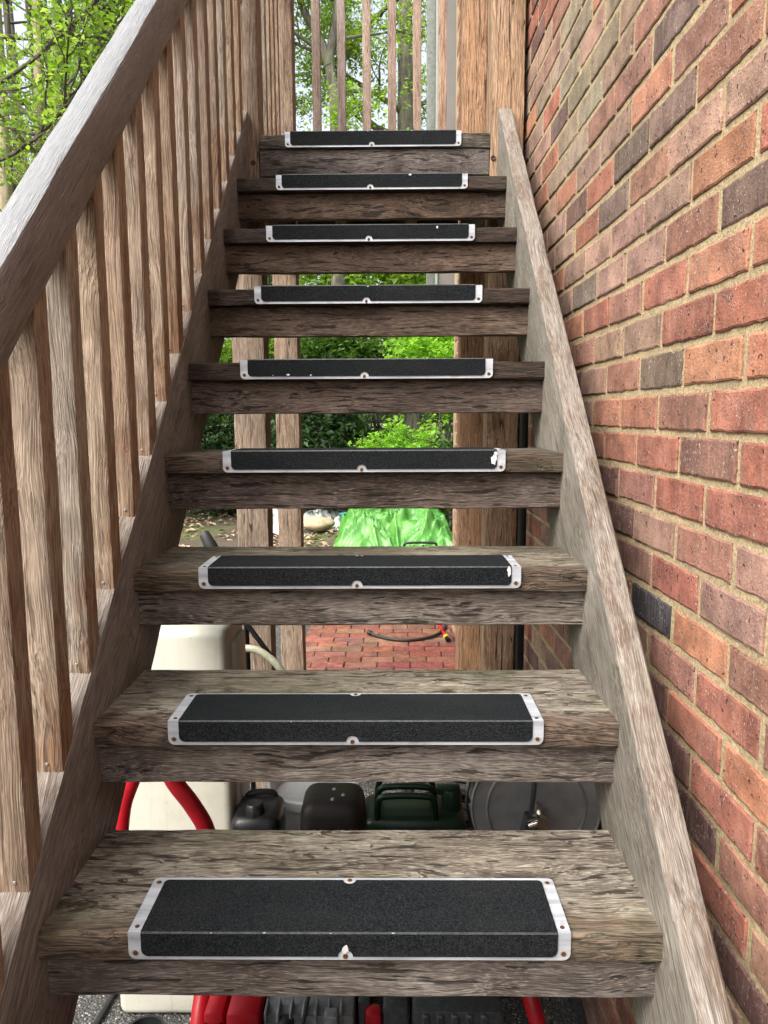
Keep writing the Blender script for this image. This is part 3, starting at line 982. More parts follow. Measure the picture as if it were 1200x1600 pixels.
CHIPS = {0: [(0.493, 0.60, 0.0055, 0.0085, 4), (0.31, 0.02, .0022, .001, 1), (0.60, 0.02, .0022, .001, 2), (0.19, 0.03, .002, .0008, 8), (0.46, 0.03, .0015, .0008, 9)],
         1: [(0.33, 0.06, .0015, .0008, 3)],
         2: [(0.962, 0.25, 0.004, 0.010, 5)], 3: [(0.958, 0.45, 0.007, 0.014, 6), (0.965, 0.2, 0.005, .006, 16)],
         4: [(0.19, 0.83, 0.006, 0.003, 7), (0.28, 0.85, .003, .0018, 8), (0.13, 0.85, .002, .001, 18)], 5: [(0.5, 0.1, .003, .002, 9)],
         6: [(0.82, 0.22, 0.003, 0.005, 10)], 7: [(0.70, 0.1, 0.006, 0.003, 11)], 8: [(0.47, 0.04, .004, .001, 12), (0.72, 0.04, .003, .001, 13)]}
for i in range(-3, 8):
    y, z = nose(i)
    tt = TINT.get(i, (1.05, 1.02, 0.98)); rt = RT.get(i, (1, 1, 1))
    depth = 0.272
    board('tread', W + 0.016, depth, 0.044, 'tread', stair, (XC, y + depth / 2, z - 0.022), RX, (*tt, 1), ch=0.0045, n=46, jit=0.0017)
    rh_ = 0.074 if i <= 2 else 0.083
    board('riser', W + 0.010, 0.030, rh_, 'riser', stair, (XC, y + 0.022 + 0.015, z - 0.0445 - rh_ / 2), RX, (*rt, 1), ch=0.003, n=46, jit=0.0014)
    if i >= -2:
        nosing(i, y, z, -0.036 if i < 3 else -0.041, CHIPS.get(i, ()))

# handrail and its balusters on the left
hl = 3.9
y0h, y1h = 0.02, 2.835
ym = (y0h + y1h) / 2
hoff0, hoff1 = 0.788, 0.915
hm = (hoff0 + hoff1) / 2
hro = board('handrail', (y1h - y0h) / math.cos(SL), 0.051, (hoff1 - hoff0) * math.cos(SL), 'handrail', stair, (-0.5355, ym, line_z(ym, hm)), RS, (1, 1, 1, 1), ch=0.007, n=70, jit=0.0016, sh0=ta, sh1=ta)
top_mat(hro, 'handrail_top')
bt = 0.041
BC = [(0.92, 0.80, 0.70), (0.98, 0.88, 0.78), (1.0, 0.98, 0.93), (1.06, 0.95, 0.82), (0.98, 0.82, 0.68), (1.0, 0.9, 0.8), (1.1, 0.98, 0.85), (0.95, 0.8, 0.66), (1.0, 0.93, 0.86), (1.03, 0.95, 0.88)]
for n in range(-6, 15):
    yb = 0.9635 + 0.1226 * n + bt / 2
    za, zb = line_z(yb, OFF_T) - 0.0, line_z(yb, hoff0)
    L = zb - za + 0.05
    c = BC[n % len(BC)]
    k = r.uniform(0.92, 1.06)
    me = board_mesh(zb - za + 0.006, 0.049, 0.044, ch=0.0025, n=24, jit=0.0008, sh0=-ta, sh1=-ta, seed=n * 1.7, name='baluster')
    me.materials.append(M['baluster'])
    link('baluster', me, stair, (-0.5397 + r.uniform(-.0006, .0006), yb, (za + zb) / 2), RZ @ Matrix.Rotation(r.uniform(-.01, .01), 3, 'X'), (*(q * k for q in c), 1))
for n in range(-2, 15):
    yb = 0.9635 + 0.1226 * n
    mb = MB(); mb.lathe([(0.0, -0.0012), (0.0022, -0.001), (0.003, 0.0)], (-0.536 + 0.004 * math.sin(n * 5.1), yb - 0.0022, line_z(yb - 0.002, OFF_T) + 0.014 + 0.003 * math.sin(n * 3.3)), 8, 'Y')
    mb.build('nail', 'steel', stair)
board('foot_post', 1.25, 0.09, 0.09, 'post', stair, (-0.536, 0.03, 0.625), RZ, (0.95, 0.9, 0.85, 1), n=20)

# ------------------------------------------------------------------ the landing
ZL = nose(8)[1]
YL = nose(8)[0]
land = thing('landing', 'raised oak landing on tall posts at the head of the stair', 'landing', (XC, 3.3, 0))
NP = 0.12
def newel(x, y, top, color, **kw):
    return board('newel_post', top, NP, NP, 'post', land, (x, y + NP / 2, top / 2), RZ, color, ch=0.005, n=60, jit=0.0015)
newel(-0.535, YL + 0.002, ZL + 1.16, (0.92, 0.86, 0.82, 1))
newel(0.420, YL + 0.002, ZL + 1.16, (1.30, 1.06, 0.84, 1))
newel(-0.533, 3.80, ZL + 1.16, (0.98, 0.88, 0.80, 1))
newel(0.410, 3.80, ZL + 1.16, (1.42, 1.06, 0.78, 1))
for bx_, bz_ in ((-0.497, 0.917 + EYE), (0.372, 0.927 + EYE), (0.385, 0.45 + EYE)):
    mb = MB(); mb.lathe([(0.0, -0.001), (0.005, -0.001), (0.008, -0.003), (0.0095, 0.0)], (bx_, YL + 0.0015, bz_), 12, 'Y'); mb.build('bolt', 'rust', land)
# landing nosing board, fascia, deck boards, rims
xa, xb = -0.474, 0.359
board('deck_board', xb - xa - 0.002, 0.16, 0.05, 'tread', land, ((xa + xb) / 2, YL + 0.08, ZL - 0.025), RX, (0.55, 0.52, 0.5, 1), n=30, jit=0.0015)
board('fascia', xb - xa - 0.004, 0.035, 0.092, 'riser', land, ((xa + xb) / 2, YL + 0.006 + 0.0175, ZL - 0.0505 - 0.046), RX, (0.62, 0.60, 0.62, 1), n=30, jit=0.0015)
yy = YL + 0.165
while yy < 3.78:
    board('deck_board', 0.86, 0.14, 0.032, 'tread', land, (-0.06, yy + 0.07, ZL - 0.016), RX, (0.8, 0.78, 0.75, 1), n=8)
    yy += 0.146
for x in (-0.50, 0.385):
    board('joist', 0.88, 0.045, 0.22, 'beam', land, (x, 3.36, ZL - 0.036 - 0.112), RYY, (1, 1, 1, 1), n=8)
for x in (-0.21, 0.09):
    board('joist', 0.88, 0.045, 0.16, 'beam', land, (x, 3.36, ZL - 0.036 - 0.082), RYY, (1, 1, 1, 1), n=8)
board('joist', 0.80, 0.045, 0.24, 'beam', land, (-0.062, 3.84, ZL - 0.036 - 0.122), RX, (1.1, 1.1, 1, 1), n=12)
nosing(8, YL, ZL, -0.046, CHIPS[8])
# balustrades of the landing
for k in range(6):
    x = -0.3612 + 0.1236 * k
    board('baluster', 1.03, bt, bt, 'baluster', land, (x, 3.86, ZL + 0.55), RZ, (*[(1.1, 1.0, 0.97), (1.05, .96, 1.0), (1.35, 1.2, 1.15), (1.15, 1.0, 0.93), (1.25, 1.05, 0.95), (1.35, 1.08, 0.92)][k], 1), n=18, ch=0.0025)
for k in range(6):
    board('baluster', 1.03, bt, bt, 'baluster', land, (-0.536, 3.03 + 0.122 * k, ZL + 0.55), RZ, (*BC[k], 1), n=18, ch=0.0025)
board('bottom_rail', 0.82, 0.05, 0.07, 'baluster', land, (-0.064, 3.86, ZL + 0.035), RX, (0.9, 0.85, 0.8, 1), n=8)
board('bottom_rail', 0.78, 0.05, 0.07, 'baluster', land, (-0.536, 3.355, ZL + 0.035), RYY, (0.9, 0.85, 0.8, 1), n=8)
board('top_rail', 0.82, 0.07, 0.09, 'handrail', land, (-0.064, 3.86, ZL + 1.10), RX, (1, 1, 1, 1), n=8)
board('top_rail', 0.78, 0.07, 0.09, 'handrail', land, (-0.536, 3.355, ZL + 1.10), RYY, (1, 1, 1, 1), n=8)

# ------------------------------------------------------------------ grey bay on the house corner beyond the landing
bay = thing('wall_bay', 'grey painted boarded bay with pale edge trim seen behind the landing balusters', 'bay', (0.45, 5.5, 2.3))
mb = MB(); mb.box((0.335, 5.44, 2.32), (0.70, 6.3, 5.4)); mb.build('panel', 'grey_paint', bay)
mb = MB(); mb.box((0.318, 5.425, 2.30), (0.334, 5.48, 5.4)); mb.build('edge_trim', 'pale_trim', bay)
mb = MB(); mb.rbox((0.258, 5.47, 2.30), (0.317, 5.55, 5.4), 0.006); mb.build('corner_board', 'green_grey', bay)

# black pipe on the wall below the landing
dp = thing('drainpipe', 'thin black pipe standing against the brick wall behind the right stringer', 'pipe', (0.466, 2.6, 0))
mb = MB(); mb.tube([(0.466, 2.6, 0.0), (0.466, 2.6, 2.2)], 0.015, 14); mb.build('pipe', 'black_plastic', dp)
for z in (0.5, 1.4, 2.1):
    mb = MB(); mb.tube([(0.466, 2.6, z), (0.466, 2.6, z + 0.03)], 0.0185, 14); mb.box((0.47, 2.592, z + .004), (0.502, 2.608, z + 0.026)); mb.build('clip', 'black_plastic', dp)

# ------------------------------------------------------------------ things stored under the stair
tk = thing('water_tank', 'tall flat cream plastic tank standing on the gravel under the left stringer', 'tank', (-0.58, 1.9, 0))
mb = MB(); mb.rbox((-0.735, 1.775, 0.010), (-0.413, 1.99, 1.075), 0.022, 4); mb.build('body', 'cream', tk)
mb = MB(); mb.rbox((-0.43, 1.83, 0.05), (-0.400, 1.95, 1.03), 0.008, 2); mb.build('moulded_rib', 'cream', tk)
mb = MB(); mb.lathe([(0.0, 0.04), (0.035, 0.04), (0.04, 0.035), (0.04, 0.0), (0.0, 0.0)], (-0.60, 1.92, 1.084)); mb.build('filler_cap', 'black_plastic', tk)

# petrol pressure washer in its red tube frame
pw = thing('pressure_washer', 'red framed petrol pressure washer under the lowest visible tread', 'pressure washer', (-0.1, 1.4, 0))
mb = MB()
mb.tube(smooth_path([(-0.42, 1.46, 0.42), (-0.50, 1.50, 0.43), (-0.595, 1.50, 0.56), (-0.592, 1.50, 0.735), (-0.562, 1.50, 0.83), (-0.530, 1.50, 0.915), (-0.505, 1.50, 0.905), (-0.475, 1.50, 0.825), (-0.435, 1.50, 0.765), (-0.405, 1.50, 0.70), (-0.392, 1.48, 0.60), (-0.385, 1.40, 0.48), (-0.382, 1.30, 0.40), (-0.382, 1.26, 0.16)], 5), 0.0185, 14)
mb.build('frame_tube', 'red_paint', pw)
mb = MB(); mb.tube(smooth_path([(0.245, 1.42, 0.62), (0.262, 1.32, 0.50), (0.285, 1.27, 0.40), (0.30, 1.26, 0.16)], 6), 0.0165, 14); mb.build('frame_tube', 'red_paint', pw)
mb = MB()
mb.tube([(-0.36, 1.50, 0.16), (0.30, 1.50, 0.16)], 0.0165, 12); mb.tube([(-0.382, 1.26, 0.16), (0.30, 1.26, 0.16)], 0.0165, 12)
mb.tube([(0.30, 1.26, 0.16), (0.30, 1.50, 0.16)], 0.0165, 12)
mb.build('base_frame', 'red_paint', pw)
mb = MB(); mb.rbox((-0.365, 1.27, 0.20), (-0.325, 1.44, 0.47), 0.012); cw = mb.build('side_shroud', 'red_paint', pw)
mb = MB(); mb.rbox((-0.318, 1.25, 0.20), (-0.252, 1.45, 0.485), 0.014)
cw = mb.build('recoil_cowl', 'red_paint', pw)
for k in range(4):
    mb = MB(); mb.box((-0.362 + k * 0.0095, 1.2665, 0.33), (-0.3575 + k * 0.0095, 1.275, 0.448)); mb.build('louvre', 'black_plastic', cw)
mb = MB(); mb.lathe([(0.0, -0.03), (0.016, -0.03), (0.021, -0.024), (0.023, 0.0), (0.012, 0.0)], (-0.287, 1.249, 0.445), 12, 'Y'); mb.rbox((-0.305, 1.213, 0.438), (-0.269, 1.226, 0.452), 0.004); mb.build('red_knob', 'red_paint', pw)
mb = MB(); mb.rbox((-0.250, 1.27, 0.18), (-0.075, 1.46, 0.465), 0.008)
for k in range(7):
    mb.rbox((-0.246 + k * 0.024, 1.262, 0.22), (-0.241 + k * 0.024, 1.30, 0.478), 0.0015, 1)
mb.rbox((-0.13, 1.245, 0.3), (-0.105, 1.27, 0.485), 0.004)
mb.build('engine_block', 'cast_alu', pw)
mb = MB(); mb.lathe([(0.0, -0.02), (0.012, -0.02), (0.016, -0.012), (0.016, 0.01)], (-0.205, 1.262, 0.452), 14, 'Y'); sp_cap = mb.build('spark_plug_cap', 'black_rubber', pw)
mb = MB(); mb.tube(smooth_path([(-0.205, 1.245, 0.452), (-0.235, 1.236, 0.446), (-0.262, 1.24, 0.438)], 6), 0.006, 10); mb.tube(smooth_path([(-0.205, 1.245, 0.452), (-0.18, 1.235, 0.44), (-0.17, 1.25, 0.47), (-0.16, 1.3, 0.5)], 6), 0.0035, 8); mb.build('ignition_lead', 'black_rubber', pw)
mb = MB(); mb.lathe([(0.0, -0.005), (0.006, -0.004), (0.006, 0.0)], (-0.205, 1.241, 0.455), 10, 'Y'); mb.build('brass_terminal', 'brown_brass', pw)
mb = MB(); mb.rbox((-0.068, 1.30, 0.18), (-0.045, 1.46, 0.47), 0.004); mb.rbox((-0.020, 1.28, 0.2), (0.03, 1.46, 0.475), 0.008); mb.build('crankcase', 'dark_cast', pw)
mb = MB(); mb.rbox((-0.055, 1.275, 0.28), (-0.022, 1.31, 0.462), 0.010); mb.build('red_bracket', 'red_paint', pw)
mb = MB(); mb.rbox((0.036, 1.27, 0.18), (0.212, 1.47, 0.475), 0.012)
for k in range(5):
    mb.rbox((0.055 + 0.028 * k, 1.264, 0.43), (0.07 + 0.028 * k, 1.28, 0.47), 0.003, 1)
pump = mb.build('pump_head', 'dark_cast', pw)
for x in (0.052, 0.192):
    mb = MB(); mb.lathe([(0.0, -0.006), (0.006, -0.006), (0.007, -0.004), (0.007, 0.004)], (x, 1.268, 0.425), 6, 'Y'); mb.build('bolt', 'chrome', pump)
for x in (-0.15, 0.10):
    mb = MB(); mb.lathe([(0.0, -0.03), (0.05, -0.03), (0.12, -0.035), (0.14, -0.02), (0.14, 0.02), (0.12, 0.035), (0.05, 0.03), (0.0, 0.03)], (x, 1.56, 0.142), 24, 'X'); mb.build('wheel', 'black_rubber', pw)

# black lead trailing over the gravel, foot of a black pipe
cb = MB(); cb.tube(smooth_path([(-0.86, 1.55, 0.016), (-0.795, 1.70, 0.016), (-0.78, 1.80, 0.016), (-0.775, 1.95, 0.016), (-0.80, 2.2, 0.016), (-0.9, 2.5, 0.016)], 6), 0.009, 8)
tag(cb.build('black_cable', 'black_rubber'), 'black cable lying on the gravel left of the cream tank', 'cable')
pt = thing('plant_pot', 'round dark pot rim on the gravel in front of the cream tank', 'pot', (-0.625, 1.662, 0))
mb = MB(); mb.lathe([(0.0, 0.0), (0.04, 0.0), (0.046, 0.055), (0.05, 0.055), (0.05, 0.065), (0.043, 0.065), (0.038, 0.02), (0.0, 0.02)], (-0.625, 1.662, 0.008)); mb.build('pot', 'black_plastic', pt)

fc_ = thing('fuel_can', 'glossy black plastic fuel can with a moulded cap between tank and bucket', 'fuel can', (-0.35, 1.8, 0))
mb = MB(); mb.rbox((-0.415, 1.72, 0.008), (-0.283, 1.88, 0.600), 0.028, 4, 0.06); mb.build('body', 'black_plastic', fc_)
mb = MB(); mb.lathe([(0.0, 0.03), (0.02, 0.03), (0.024, 0.026), (0.026, 0.0)], (-0.352, 1.765, 0.595), 8); mb.build('cap', 'black_plastic', fc_)
mb = MB(); mb.tube(smooth_path([(-0.385, 1.85, 0.58), (-0.38, 1.85, 0.605), (-0.32, 1.85, 0.608), (-0.31, 1.85, 0.58)], 4), 0.008, 8); mb.build('handle', 'black_plastic', fc_)

en = thing('engine', 'small engine with a dusty dark louvred cover beside the white bucket', 'engine', (-0.15, 1.78, 0))
mb = MB(); mb.rbox((-0.238, 1.70, 0.50), (-0.066, 1.86, 0.648), 0.035, 4, 0.10); cv = mb.build('cover', 'brown_plastic', en)
for k in range(7):
    mb = MB(); mb.box((-0.215 + k * 0.017, 1.694, 0.575), (-0.205 + k * 0.017, 1.705, 0.590)); mb.build('louvre', 'black_plastic', cv)
for x, yq in ((-0.15, 1.74), (-0.125, 1.76), (-0.15, 1.79)):
    mb = MB(); mb.lathe([(0.0, 0.004), (0.004, 0.004), (0.006, 0.0)], (x, yq, 0.647), 8); mb.build('screw', 'steel', cv)
mb = MB(); mb.rbox((-0.225, 1.72, 0.012), (-0.08, 1.86, 0.50), 0.02); mb.build('block', 'dark_cast', en)

bk = thing('bucket', 'round white plastic bucket behind the dark engine cover', 'bucket', (-0.238, 2.08, 0))
mb = MB(); mb.lathe([(0.0, -0.067), (0.105, -0.067), (0.125, 0.42), (0.138, 0.42), (0.138, 0.445), (0.128, 0.448), (0.122, 0.435), (0.118, 0.41), (0.0, 0.405)], (-0.238, 2.08, 0.075), 32); mb.build('tub', 'white_plastic', bk)
mb = MB(); mb.tube(smooth_path([(-0.374, 2.08, 0.495), (-0.354, 1.97, 0.465), (-0.238, 1.92, 0.435), (-0.12, 1.97, 0.465), (-0.102, 2.08, 0.495)], 6), 0.003, 6); mb.build('bail', 'steel', bk)

jc = thing('jerry_can', 'dark green steel jerry can with triple handle beside the reel', 'jerry can', (0.06, 2.05, 0))
mb = MB(); mb.rbox((-0.09, 1.98, 0.008), (0.215, 2.15, 0.452), 0.03, 3); bd = mb.build('body', 'green_paint', jc)
mb = MB(); mb.tube(smooth_path([(-0.06, 1.977, 0.10), (0.19, 1.977, 0.40)], 4), 0.01, 8); mb.tube(smooth_path([(-0.06, 1.977, 0.40), (0.19, 1.977, 0.10)], 4), 0.01, 8); mb.build('pressed_rib', 'green_paint', bd)
for yq in (2.0, 2.055, 2.11):
    mb = MB(); mb.tube(smooth_path([(-0.045, yq, 0.44), (-0.04, yq, 0.50), (-0.01, yq, 0.515), (0.09, yq, 0.515), (0.12, yq, 0.50), (0.125, yq, 0.44)], 5), 0.0095, 10); mb.build('handle', 'green_paint', jc)
mb = MB(); mb.lathe([(0.0, 0.06), (0.025, 0.06), (0.03, 0.05), (0.03, 0.0)], (0.175, 2.055, 0.45), 14); mb.rbox((0.13, 2.04, 0.495), (0.2, 2.07, 0.52), 0.005); mb.build('spout_cap', 'green_paint', jc)

hr = thing('hose_reel', 'round grey steel hose reel with a chrome swivel and black hose', 'hose reel', (0.31, 1.62, 0))
cx, cz = 0.345, 0.672
mb = MB(); mb.lathe([(0.0, 0.0), (0.115, 0.0), (0.118, -0.006), (0.122, 0.0), (0.150, 0.0), (0.155, -0.005), (0.158, 0.004), (0.150, 0.008), (0.0, 0.008)], (cx, 1.66, cz), 40, 'Y'); dsc = mb.build('front_disc', 'steel', hr)
mb = MB(); mb.lathe([(0.0, 0.0), (0.15, 0.0), (0.155, 0.005), (0.15, 0.01), (0.0, 0.01)], (cx, 1.80, cz), 40, 'Y'); mb.build('back_disc', 'steel', hr)
mb = MB()
for k in range(6):
    for rr_ in (0.128, 0.112):
        pts = [(cx + rr_ * math.cos(a * math.pi / 16), 1.678 + k * 0.021, cz + rr_ * math.sin(a * math.pi / 16)) for a in range(33)]
        mb.tube(pts, 0.0105, 8)
mb.build('hose_coil', 'black_rubber', hr)
mb = MB(); mb.tube([(cx, 1.585, cz), (cx, 1.66, cz)], [0.013, 0.013], 14); mb.tube([(cx, 1.615, cz), (cx, 1.632, cz)], 0.019, 6); mb.tube([(cx - 0.03, 1.60, cz - 0.012), (cx, 1.60, cz)], 0.011, 12); mb.build('swivel', 'chrome', hr)
mb = MB(); mb.tube(smooth_path([(cx - 0.02, 1.62, cz + 0.01), (cx - 0.015, 1.62, cz + 0.1), (cx - 0.03, 1.64, cz + 0.2)], 5), 0.006, 8); mb.build('lever', 'dark_cast', hr)
mb = MB(); mb.tube([(cx + 0.163 * math.cos(a * math.pi / 20), 1.70, cz + 0.163 * math.sin(a * math.pi / 20)) for a in range(-6, 27)], 0.004, 8); mb.build('rim', 'chrome', hr)
for s in (-1, 1):
    mb = MB(); mb.tube([(cx - 0.02, 1.648, cz - 0.01), (cx + s * 0.15, 1.648, 0.012)], 0.012, 10); mb.tube([(cx, 1.825, cz - 0.01), (cx + s * 0.15, 1.825, 0.012)], 0.012, 10); mb.build('stand_leg', 'dark_cast', hr)
for a in (2.5, 3.6):
    mb = MB(); mb.lathe([(0.0, -0.004), (0.004, -0.004), (0.005, 0.0)], (cx + 0.138 * math.cos(a), 1.659, cz + 0.138 * math.sin(a)), 8, 'Y'); mb.build('rivet', 'chrome', dsc)

hc = MB()  # dark mass of hose, added to blacken the gap beside the reel
rr = random.Random(8)
for k in range(11):
    ra, z = 0.15 + 0.05 * rr.random(), 0.025 + 0.026 * k
    ox, oy = rr.uniform(-.02, .02), rr.uniform(-.02, .02)
    hc.tube([(0.23 + ox + ra * math.cos(a * math.pi / 14), 2.42 + oy + ra * math.sin(a * math.pi / 14), z + 0.012 * math.sin(a * 0.45 + k)) for a in range(29)], 0.013, 8)
tag(hc.build('hose_coil', 'black_rubber'), 'added pile of coiled black hose darkening the gap behind the jerry can', 'hose')
bt_ = thing('battery_box', 'black ribbed battery box on the ground behind the reel', 'battery', (0.18, 1.9, 0))
mb = MB(); mb.rbox((0.225, 1.84, 0.01), (0.40, 2.02, 0.40), 0.012)
for k in range(7): mb.rbox((0.235 + 0.023 * k, 1.834, 0.03), (0.245 + 0.023 * k, 1.85, 0.36), 0.003, 1)
mb.build('case', 'black_plastic', bt_)
mb = MB(); mb.tube(smooth_path([(0.24, 1.93, 0.40), (0.26, 1.93, 0.46), (0.37, 1.93, 0.46), (0.39, 1.93, 0.40)], 5), 0.007, 8); mb.build('handle', 'black_rubber', bt_)
tr_ = thing('hand_trolley', 'black tubular trolley frame with rubber grip behind the cream tank', 'trolley', (-0.58, 2.45, 0))
mb = MB(); mb.tube([(-0.515, 2.42, 0.02), (-0.530, 2.42, 1.0)], 0.013, 12); mb.build('upright', 'black_plastic', tr_)
mb = MB(); mb.tube([(-0.492, 2.47, 0.02), (-0.505, 2.47, 1.0)], 0.009, 12); mb.build('upright', 'black_plastic', tr_)
mb = MB(); mb.tube([(-0.50, 2.40, 0.93), (-0.36, 2.40, 0.73), (-0.22, 2.40, 0.5)], 0.009, 10); mb.build('brace', 'black_plastic', tr_)
mb = MB(); mb.tube(smooth_path([(-0.530, 2.42, 0.98), (-0.57, 2.5, 1.06), (-0.63, 2.6, 1.13)], 5), 0.012, 10); mb.build('handle_arm', 'black_plastic', tr_)
mb = MB(); mb.tube([(-0.632, 2.6, 1.10), (-0.650, 2.6, 1.145), (-0.672, 2.6, 1.188), (-0.676, 2.6, 1.193)], [0.027, 0.023, 0.019, 0.014], 14); mb.build('grip', 'black_rubber', tr_)
mb = MB(); mb.box((-0.62, 2.30, 0.012), (-0.42, 2.48, 0.022)); mb.build('toe_plate', 'black_plastic', tr_)
ch_ = MB(); ch_.tube(smooth_path([(-0.60, 2.36, 0.80), (-0.53, 2.36, 0.835), (-0.46, 2.36, 0.838), (-0.41, 2.36, 0.81), (-0.37, 2.36, 0.765), (-0.34, 2.37, 0.68), (-0.33, 2.38, 0.4), (-0.4, 2.4, 0.05), (-0.5, 2.5, 0.02)], 6), 0.0125, 12)
tag(ch_.build('clear_hose', 'hose_clear'), 'pale translucent ribbed hose looping beside the black trolley', 'hose')

# ------------------------------------------------------------------ beyond: hoses, tarpaulin, sheeting
hz = MB(); hz.tube(smooth_path([(-0.155, 5.17, 0.05), (-0.10, 5.12, 0.042), (0.02, 5.04, 0.041), (0.14, 5.03, 0.041), (0.28, 5.11, 0.041), (0.37, 5.26, 0.041), (0.41, 5.5, 0.041), (0.36, 5.9, 0.041), (0.2, 6.3, 0.041)], 6), 0.011, 10)
bh = tag(hz.build('black_hose', 'black_rubber'), 'thin black hose curving over the brick paving', 'hose')
mb = MB(); mb.tube([(-0.172, 5.18, 0.053), (-0.148, 5.165, 0.05)], 0.017, 12); mb.build('hose_end', 'black_plastic', bh)
rh = MB(); rh.tube(smooth_path([(0.385, 5.10, 0.045), (0.37, 5.25, 0.043), (0.355, 5.45, 0.043), (0.33, 5.8, 0.043), (0.25, 6.5, 0.043), (0.5, 8.0, 0.05), (0.62, 8.7, 0.06)], 6), 0.012, 10)
rr_h = tag(rh.build('red_hose', 'red_paint'), 'red hose with a yellow connector lying on the brick paving', 'hose')
mb = MB(); mb.tube([(0.387, 5.10, 0.045), (0.391, 5.055, 0.045)], 0.02, 12); mb.build('connector', 'yellow', rr_h)
mb = MB(); mb.tube([(0.391, 5.055, 0.045), (0.396, 5.01, 0.045)], 0.018, 12); mb.build('nozzle', 'black_plastic', rr_h)

def ridged(p):
    return 1 - abs(noise.noise(p)) * 2
def heap(name, x0, x1, y0, y1, h, mat, seed, label, cat, fold=1.0, nx=70, ny=46):
    """a crumpled sheet thrown over lumps: uneven mound with sharp creases"""
    vs, fs = [], []
    for j in range(ny + 1):
        for i in range(nx + 1):
            u, v = i / nx, j / ny
            x, y = x0 + (x1 - x0) * u, y0 + (y1 - y0) * v
            ed = 0.10 * noise.noise(Vector((x * 4, y * 4, seed)))
            e = min(1, max(0, 7.5 * (min(u, 1 - u, v * 0.55, 1 - v) + ed * 0.5)))
            e = e * e * (3 - 2 * e)
            wv = noise.noise_vector(Vector((x * 2.5 + seed, y * 2.5, 3))) * 0.35
            q = Vector((x, y, seed)) + Vector((wv.x, wv.y, 0))
            big = 0.66 + 0.75 * noise.noise(q * 2.1)
            a1 = ridged(Vector((q.x * 3.2 + q.y * 2.0, q.y * 2.6 - q.x * 1.4, seed + 9)))
            a2 = ridged(Vector((q.x * 6.5 - q.y * 4.0, q.y * 7.5 + q.x * 3.0, seed + 4)))
            a3 = ridged(Vector((q.x * 15 + q.y * 6.0, q.y * 14, seed + 2)))
            z = 0.03 + h * e * big + fold * (0.35 + 0.65 * e) * (0.11 * a1 ** 3 + 0.045 * a2 ** 3 + 0.008 * a3)
            vs.append((x + wv.x * 0.12, y + wv.y * 0.12, max(0.015, z)))
    for j in range(ny):
        for i in range(nx):
            a = j * (nx + 1) + i
            fs.append((a, a + 1, a + nx + 2, a + nx + 1))
    me = bpy.data.meshes.new(name)
    me.from_pydata(vs, [], fs)
    me.polygons.foreach_set('use_smooth', [True] * len(fs))
    me.materials.append(M[mat])
    o = link(name, me)
    so = o.modifiers.new('thickness', 'SOLIDIFY'); so.thickness = 0.006
    return tag(o, label, cat)
heap('green_tarpaulin', -0.70, 0.80, 8.6, 10.0, 0.31, 'tarp_green', 3.1, 'crumpled bright green tarpaulin heaped on the soil beyond the stair', 'tarpaulin', 1.7, 120, 100)
heap('white_sheeting', -1.95, -0.50, 9.75, 11.2, 0.20, 'tarp_white', 7.7, 'white plastic sheeting lying left of the green tarpaulin', 'sheeting', 0.8)
heap('white_bag', -0.08, 0.42, 9.75, 10.4, 0.62, 'tarp_white', 12.7, 'white bag poking up behind the green tarpaulin', 'bag', 0.8, 24, 24)
def stone(name, c, s, mat, seed, label, cat, group=None):
    bm = bmesh.new()
    bmesh.ops.create_icosphere(bm, subdivisions=3, radius=1)
    for v in bm.verts:
        k = 1 + 0.3 * noise.noise(v.co * 1.3 + Vector((seed, 0, 0))) + 0.08 * noise.noise(v.co * 4 + Vector((seed, 3, 0)))
        v.co = Vector((c[0] + v.co.x * s[0] * k, c[1] + v.co.y * s[1] * k, c[2] + v.co.z * s[2] * k))
    me = bpy.data.meshes.new(name); bm.to_mesh(me); bm.free()
    me.polygons.foreach_set('use_smooth', [True] * len(me.polygons))
    me.materials.append(M[mat])
    return tag(link(name, me), label, cat, group)
stone('sandbag', (-1.02, 9.75, 0.20), (0.24, 0.18, 0.10), 'stone', 2, 'larger buff sandbag holding down the white sheeting', 'sandbag', 'weights on the sheeting')
stone('sandbag', (-1.33, 9.72, 0.15), (0.12, 0.14, 0.07), 'stone', 5, 'smaller buff sandbag at the left on the white sheeting', 'sandbag', 'weights on the sheeting')
tb = thing('plastic_tub', 'teal plastic tub between white sheeting and green tarpaulin', 'tub', (-0.66, 9.72, 0))
mb = MB(); mb.lathe([(0.0, 0.0), (0.045, 0.0), (0.055, 0.30), (0.06, 0.31), (0.055, 0.32), (0.05, 0.30), (0.04, 0.02), (0, 0.02)], (-0.64, 9.72, 0.02), 18); mb.build('tub', 'teal', tb)
fr = MB(); fr.tube(smooth_path([(0.14, 8.55, 0.02), (0.15, 8.55, 0.10), (0.20, 8.55, 0.13), (0.48, 8.55, 0.13), (0.53, 8.55, 0.10), (0.50, 8.55, 0.02)], 5), 0.014, 10)
tag(fr.build('metal_hoop', 'black_plastic'), 'low black metal hoop in front of the green tarpaulin', 'hoop')

